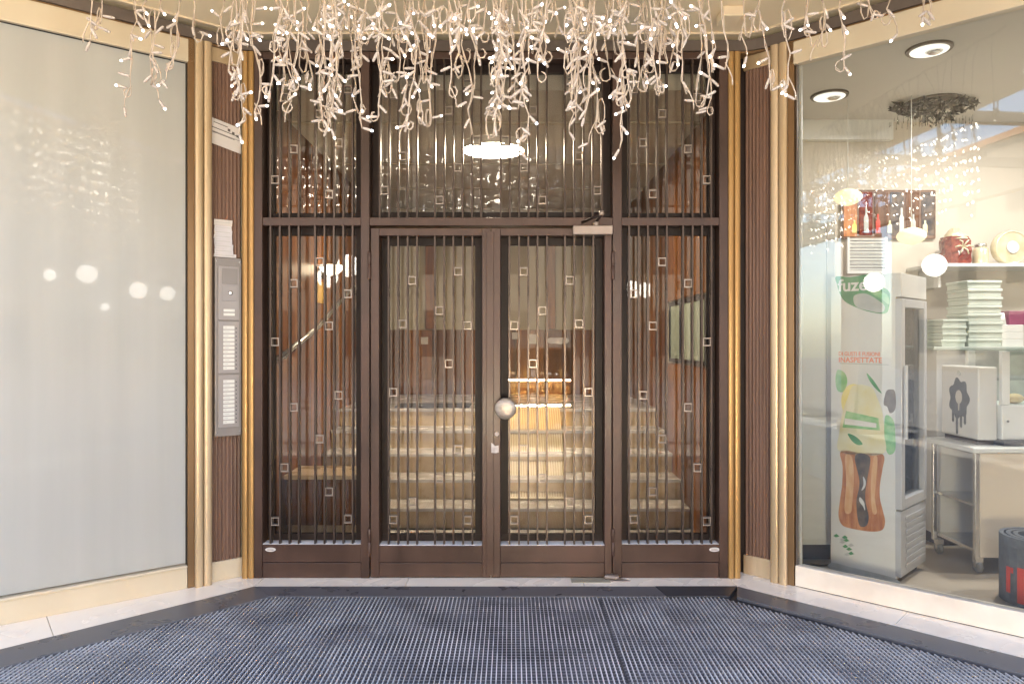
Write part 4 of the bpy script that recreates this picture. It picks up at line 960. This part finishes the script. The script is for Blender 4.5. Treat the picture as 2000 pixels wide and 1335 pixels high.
o = MB().lathe([(0.045, 0.0), (0.032, 0.085)], (0, 0, 0), 18).obj('paper_cup', M['white'], None, (W(1966, 0, 5.02).x, 5.10, wz)); tag(o, 'upturned white cup on the boxes beside the magenta carton', 'cup')
o = B(-0.07, 0.07, -0.06, 0.06, 0.0, 0.10).obj('magenta_carton', M['magenta'], None, (W(1992, 0, 5.1).x, 5.17, wz), 0.003); tag(o, 'small magenta carton standing on the white boxes', 'carton')
# wall shelf with gift hampers
shf = thing('wall_shelf', 'white wall shelf with wrapped hampers above the foam boxes', 'shelf', (3.2, 5.45, 1.99)); B(0, 2.2, 0, 0.365, 0, 0.025).obj('board', M['white'], shf, None, 0.002)
for xx in (0.1, 1.2, 2.1): B(xx, xx + 0.02, 0.1, 0.365, -0.15, -0.001).obj('bracket', M['white'], shf)
def crumple(mb, w, d, h, seed, taper=0.85):
    r = random.Random(seed); n, mz = 14, 6; vs = []
    for j in range(mz + 1):
        for k in range(n):
            a = 2 * pi * k / n; f = (1 - (1 - taper) * j / mz) * r.uniform(0.88, 1.06); ca, sa = cos(a), sin(a); q = 1 / max(abs(ca), abs(sa)) ** 0.6
            vs.append((w * ca * q * f, d * sa * q * f, h * j / mz))
    fs = [(j * n + k, j * n + (k + 1) % n, (j + 1) * n + (k + 1) % n, (j + 1) * n + k) for j in range(mz) for k in range(n)] + [tuple(range(n))[::-1], tuple(mz * n + k for k in range(n))]
    mb._add(vs, fs)
gh = thing('gift_hamper', 'dark red cellophane-wrapped hamper on the wall shelf', 'hamper', (3.47, 5.62, 2.016))
mb = MB(); crumple(mb, 0.115, 0.10, 0.22, 4); mb.obj('wrap', M['darkred'], gh)
mb = MB(); crumple(mb, 0.10, 0.09, 0.09, 8, 0.3); mb.obj('gathered_top', M['goldtin'], gh, (0, 0, 0.20))
for i in range(6):
    a = i * pi / 3; MB().tube([(0, 0, 0), (0.035 * cos(a), -0.03, 0.035 * sin(a) + 0.01), (0.07 * cos(a), -0.02, 0.06 * sin(a))], 0.006, 5).obj('ribbon_loop', M['goldtin'], gh, (0, -0.10, 0.13))
gt = thing('round_tin', 'round pale gold tin standing on edge on the wall shelf', 'tin', (3.86, 5.60, 2.016))
MB().lathe([(0.125, 0), (0.13, 0.01), (0.13, 0.07), (0.118, 0.08), (0.118, 0.074)], (0, 0, 0.13), 30, 'y').obj('tin', M['goldtin'], gt)
MB().lathe([(0.05, 0), (0.045, 0.008)], (0, -0.075, 0.13), 20, 'y').obj('label', M['paper'], gt)
gj = thing('glass_jar', 'small clear jar between the red hamper and the round tin', 'jar', (3.66, 5.60, 2.016))
MB().lathe([(0.05, 0), (0.055, 0.02), (0.055, 0.12), (0.04, 0.14)], (0, 0, 0), 18).obj('jar', M['goldtin'], gj); MB().lathe([(0.044, 0.14), (0.044, 0.165)], (0, 0, 0), 18).obj('lid', M['steel'], gj)
# rolled-up mat with red print standing by the window
w = W(2032, 1185, 3.92)
ro_ = thing('rolled_mat', 'grey rolled-up mat with red print standing at the right frame edge', 'rolled mat', (w.x, w.y, 0))
spir = []
for i in range(70):
    a = i / 69 * 2 * pi * 2.6; r = 0.11 + 0.085 * i / 69
    spir.append((r, a))
mb = MB(); th = 0.022
for i in range(69):
    (r0, a0), (r1, a1) = spir[i], spir[i + 1]
    mb.prism([(r0 * cos(a0), r0 * sin(a0)), (r1 * cos(a1), r1 * sin(a1)), ((r1 - th) * cos(a1), (r1 - th) * sin(a1)), ((r0 - th) * cos(a0), (r0 - th) * sin(a0))], 0.0, 0.36)
mb.obj('roll', M['rolldark'], ro_)
def arcplate(a0, a1, z0, z1, r=0.1975):
    mb = MB(); n = 6
    vs = [(r * cos(a0 + (a1 - a0) * i / n), r * sin(a0 + (a1 - a0) * i / n), z) for z in (z0, z1) for i in range(n + 1)]
    mb._add(vs, [(i, i + 1, n + 2 + i, n + 1 + i) for i in range(n)]); mb.obj('red_print', M['red'], ro_)
for a0, a1, z0, z1 in ((radians(184), radians(192), 0.06, 0.20), (radians(192.5), radians(197), 0.17, 0.20), (radians(203), radians(213), 0.02, 0.21), (radians(217), radians(226), 0.02, 0.19), (radians(232), radians(242), 0.02, 0.20), (radians(250), radians(258), 0.02, 0.2)): arcplate(a0, a1, z0, z1)

# ------------------------------------------------------------------ icicle lights hanging in front of the entrance
rs = random.Random(17)
def bulb_mesh(tipm, nm):
    m = MB()
    m.lathe([(0.0036, 0.0), (0.0048, 0.003), (0.0058, 0.012), (0.0062, 0.028), (0.0056, 0.036)], (0, 0, 0), 8)
    m.cur = 1; m.lathe([(0.0055, 0.0362), (0.0050, 0.042), (0.0030, 0.046)], (0, 0, 0), 8)
    return m.mesh('bulb', [M['bulb'], tipm])
BULBS = [bulb_mesh(M['bulb'], 0)] * 9 + [bulb_mesh(M['tip'], 1)] * 4 + [bulb_mesh(M['tipcool'], 2)]
env = [(185, 55), (200, 62), (262, 180), (285, 165), (310, 130), (345, 132), (380, 82), (440, 90), (470, 235), (500, 228), (540, 200), (575, 210), (600, 160), (625, 238), (650, 250), (690, 255), (735, 228), (800, 250), (845, 235), (880, 180), (915, 262), (970, 245), (1020, 268), (1045, 150), (1075, 150), (1110, 228), (1160, 260), (1185, 150), (1215, 290), (1250, 180), (1290, 186), (1330, 185), (1378, 216), (1415, 150), (1445, 80), (1490, 180), (1535, 170), (1580, 62), (1610, 90), (1640, 130), (1700, 30), (1735, 38), (1800, 34)]
def env_at(px):
    for (a, ya), (b, yb) in zip(env, env[1:]):
        if a <= px <= b: return ya + (yb - ya) * (px - a) / (b - a)
    return 40
strands = [(p, y, True) for p, y in env]
for cx, spread, n in ((478, 22, 4), (560, 26, 4), (645, 34, 8), (740, 22, 3), (805, 26, 6), (905, 24, 4), (985, 34, 11), (1045, 20, 3), (1115, 26, 6), (1160, 22, 5), (1220, 18, 3), (1305, 34, 7), (1378, 16, 3)):
    for _ in range(n):      # tangled clumps with airy gaps between them
        p_ = cx + rs.gauss(0, spread * 0.6)
        strands.append((p_, env_at(p_) * rs.uniform(0.45, 0.97), False))
for _ in range(30):         # short strands high up
    p_ = rs.uniform(450, 1440); strands.append((p_, rs.uniform(35, 110), False))
zones = [(0, 460, 'sparse left end of the icicle lights, over the frosted window'), (460, 780, 'tangled icicle lights over the left side panel'), (780, 1060, 'densest icicle lights hanging over the middle of the doors'), (1060, 1420, 'icicle lights over the right side panel, longest single strand'), (1420, 2100, 'sparse right end of the icicle lights, over the shop window')]
YL = 3.0; ZC = 3.25
def zpix(py, d): return H - (py - 667.5) / FPX * d
for a, b, lab in zones:
    mine = [s for s in strands if a <= s[0] < b]
    xa, xb = (max(a, 150) - 1000) / FPX * YL, (min(b, 1850) - 1000) / FPX * YL
    t = thing('icicle_lights', lab, 'string lights', ((xa + xb) / 2, YL, ZC), 0, 'icicle lights hanging before the entrance')
    ox = (xa + xb) / 2
    MB().tube([(xa - ox + (xb - xa) * i / 12, 0.004 * sin(i * 2.1), -0.012 * abs(sin(i * pi / 3))) for i in range(13)], 0.0045, 6).obj('main_cable', M['wire'], t)
    nb = 0
    for px, ye, main in mine:
        d = YL + rs.uniform(-0.16, 0.16)
        x = (px - 1000) / FPX * d - ox; z1 = zpix(ye, d) - ZC; y = d - YL
        pts = [Vector((x, 0.0, -0.002)), Vector((x + rs.uniform(-.01, .01), y * 0.6, -0.12))]
        ztop = zpix(-8, d) - ZC
        pts.append(Vector((x + rs.uniform(-.015, .015), y, min(-0.14, ztop))))
        z = pts[-1].z; nodes = []; wx = 0.0
        while z > z1 + 0.03:
            stp = min(rs.uniform(0.04, 0.085), z - z1)
            z -= stp; wx += rs.uniform(-0.024, 0.024); wx *= 0.8
            v = Vector((x + wx, y + rs.uniform(-.012, .012), z)); pts.append(v); nodes.append(v)
            if rs.random() < 0.14:       # a slack loop where the wire folds back on itself
                r = rs.uniform(0.014, 0.034); sg = rs.choice((-1, 1))
                for k in range(1, 7):
                    aa = k / 7 * 2 * pi
                    pts.append(v + Vector((sg * r * (1 - cos(aa)) * 0.55, rs.uniform(-.004, .004), -r * sin(aa) * 1.9)))
        e = pts[-1]
        fork = None
        if main and rs.random() < 0.6:
            sg = rs.choice((-1, 1)); fork = [e + Vector((0, 0, 0.03)), e + Vector((sg * 0.014, 0, 0.004)), e + Vector((sg * 0.028, 0, -0.03)), e + Vector((sg * 0.030, 0, -0.062))]
            nodes.append(fork[-1])
        if rs.random() < 0.6:            # end loop
            r = rs.uniform(0.012, 0.022); sg = rs.choice((-1, 1))
            for k in range(1, 8):
                aa = k / 8 * 1.7 * pi
                pts.append(e + Vector((sg * r * (1 - cos(aa)), rs.uniform(-.004, .004), -r * 1.3 * sin(aa))))
            nodes.append(pts[-1])
        m = MB(); m.tube(pts, 0.0025, 5)
        # second wire twisted round the first in places
        if len(pts) > 6:
            p2 = [p + Vector((rs.uniform(-.007, .007), rs.uniform(-.006, .006), rs.uniform(-.006, .006))) for p in pts[2:]]
            m.tube(p2, 0.0018, 4)
        if fork: m.tube(fork, 0.0028, 5)
        so = m.obj('strand', M['wire'], t)
        for v in nodes:
            k = rs.choice((0, 0, 1, 1, 1, 1) if v.z < zpix(70, d) - ZC else (0, 1, 1, 1, 1, 2))
            for _ in range(k):
                if nb >= 290: break
                ang = rs.choice((-1, 1)) * radians(rs.choice((rs.uniform(8, 35), rs.uniform(15, 50), rs.uniform(30, 75), rs.uniform(70, 130))))
                dirv = Vector((sin(ang), rs.uniform(-.5, .5), -cos(ang))).normalized()
                o = link('bulb', rs.choice(BULBS), so, v + dirv * 0.004)
                o.rotation_mode = 'QUATERNION'; o.rotation_quaternion = Vector((0, 0, 1)).rotation_difference(dirv); nb += 1

ORD = ('first', 'second', 'third', 'fourth', 'fifth', 'sixth', 'seventh', 'eighth', 'ninth', 'tenth', 'eleventh', 'twelfth')
r2 = random.Random(31); far = MB()
for i in range(100):
    x = r2.uniform(-2.5, 0.25); y = 1.93 + r2.uniform(-0.06, 0.06); zb = r2.uniform(2.45, 2.85); z = 3.20
    pts = []
    while z > zb:
        pts.append((x + r2.uniform(-.012, .012), y + r2.uniform(-.012, .012), z)); z -= 0.09
        if r2.random() < 0.75:
            c = Vector(pts[-1]) + Vector((r2.uniform(-.03, .03), r2.uniform(-.02, .02), -0.02)); far.cur = 1
            far.lathe([(0.004, -0.009), (0.006, 0.0), (0.003, 0.009)], c, 6); far.cur = 0
    if len(pts) > 1: far.tube(pts, 0.002, 3)
far.tube([(-2.6, 1.93, 3.21), (0.35, 1.93, 3.21)], 0.005, 5)
fo_ = far.obj('icicle_lights', [M['wire'], M['tiphot']], None)
tag(fo_, 'second icicle light row nearer the street, seen as sparkles mirrored in the glass', 'string lights', 'icicle lights hanging before the entrance', 'stuff')
# ------------------------------------------------------------------ what the glass reflects: arcade columns, globe lamps, lit stall, street front
for xx in (-11.5, -8.2, -5.0, 4.6, 8.2, 11.5):
    t = thing('arcade_column', 'brown stone arcade column at the street edge', 'column', (xx, -0.30, 0), 0, 'arcade columns along the street')
    B(-0.24, 0.24, -0.2, 0.2, 0.16, CZ - 0.17).obj('shaft', M['columnst'], t, None, 0.02); B(-0.28, 0.28, -0.24, 0.24, 0.0, 0.16).obj('base', M['columnst'], t, None, 0.01)
def mirror_pt(px, py, o, n, T):
    d = Vector(((px - 1000) / FPX, 1.0, -(py - 667.5) / FPX)); c = Vector((0, 0, H)); n3 = Vector((n[0], n[1], 0)); o3 = Vector((o[0], o[1], 0))
    t = (o3 - c).dot(n3) / d.dot(n3); hit = c + d * t; r = d - n3 * 2 * d.dot(n3); return hit + r * (T - t)
nL = (UL.y, -UL.x); nR = (UR.y, -UR.x)
for gi, (px, py, dia, side) in enumerate(((170, 535, 36, 0), (270, 567, 32, 0), (327, 573, 28, 0), (205, 600, 15, 0), (97, 537, 22, 0), (1825, 518, 44, 1), (1707, 551, 38, 1))):
    p = mirror_pt(px, py, L2W(0, 0.036) if side == 0 else R2W(0, 0.04), nL if side == 0 else nR, 8.0)
    t = thing('globe_lamp', ('large round globe lamp mirrored second from left in the frosted window', 'globe lamp mirrored third from left, lower, in the frosted window', 'globe lamp mirrored nearest the post in the frosted window', 'smallest, lowest globe lamp mirrored in the frosted window', 'globe lamp mirrored farthest left in the frosted window', 'globe lamp mirrored beside the foam boxes in the shop window', 'globe lamp mirrored over the fridge lettering in the shop window')[gi], 'lamp', p, 0, 'globe lamps hanging in the arcade'); r = dia / FPX * 8.0 / 2
    MB().ball((0, 0, 0), r, 20, 12).obj('globe', M['globe'], t); MB().tube([(0, 0, r), (0, 0, CZ - p.z + 0.05)], 0.008, 6).obj('rod', M['rim'], t); B(-0.75, 0.75, -0.02, 0.02, CZ - p.z + 0.03, CZ - p.z + 0.07).obj('hanger', M['rim'], t)
# lit bakery stall facing the doors
sb = thing('market_stall', 'lit food showcase standing behind the photographer, mirrored in the door', 'showcase', (0.39, -1.75, 0))
B(-0.50, 0.50, -0.55, -0.52, 0.05, 1.30).obj('back_panel', M['amber'], sb)
for xx in (-0.52, 0.50): B(xx, xx + 0.02, -0.55, 0.0, 0.05, 1.30).obj('side_panel', M['wood2'], sb)
shm = mat('stall_strip_light', (0.9, 0.9, 0.9), None, emit=(1, 0.86, 0.62), estr=140)
for zz in (0.10, 0.50, 0.88): B(-0.50, 0.50, -0.52, 0.0, zz, zz + 0.02).obj('shelf', M['wood2'], sb)
for zz in (0.47, 0.845): B(-0.48, 0.48, -0.03, -0.005, zz, zz + 0.022).obj('strip_light', shm, sb)
B(-0.53, 0.53, -0.56, 0.02, 1.301, 1.33).obj('top', M['wood2'], sb)
rg = random.Random(4)
GN = dict(bun='brown', paper='white', amber='amber', goldtin='pale gold', white='bright white')
SHN = {0.121: 'bottom', 0.521: 'middle', 0.901: 'top'}
for zz in (0.121, 0.521, 0.901):
    xx = -0.44; ng = -1
    while xx < 0.42:
        w = rg.uniform(0.05, 0.10); mm = rg.choice(('bun', 'paper', 'amber', 'goldtin', 'white'))
        mb = MB()
        rnd_ = rg.random() < 0.5
        if rnd_: mb.ball((0, 0, w * 0.45), w * 0.6, 10, 6, (1, 1, 0.75))
        else: mb.box(-w / 2, w / 2, -0.04, 0.04, 0, rg.uniform(0.08, 0.2))
        o = mb.obj('stall_goods', M[mm], None, (0.39 + xx + w / 2, -1.75 - 0.2, zz)); ng += 1; tag(o, f'{GN[mm]} {"bun" if rnd_ else "packet"}, {ORD[ng]} from the left on the {SHN[zz]} shelf of the lit stall', 'goods', 'goods on the lit stall'); xx += w + rg.uniform(0.02, 0.06)
ob = thing('opposite_building', 'pale plastered building across the street with dark windows', 'building', (0, -20, -0.12))
B(-34, 34, -3, 0, 0, 11.0).obj('wall', M['ochre'], ob); B(-34.2, 34.2, -3.2, 0.2, 11.001, 11.3).obj('roof', M['terracotta'], ob)
wm = B(-0.6, 0.6, 0.0, 0.03, -0.9, 0.9).mesh('window', M['shutter'])
for i in range(-10, 11):
    for zz in (1.9, 5.2, 8.5): link('window', wm, ob, (i * 3.1, 0.001, zz))
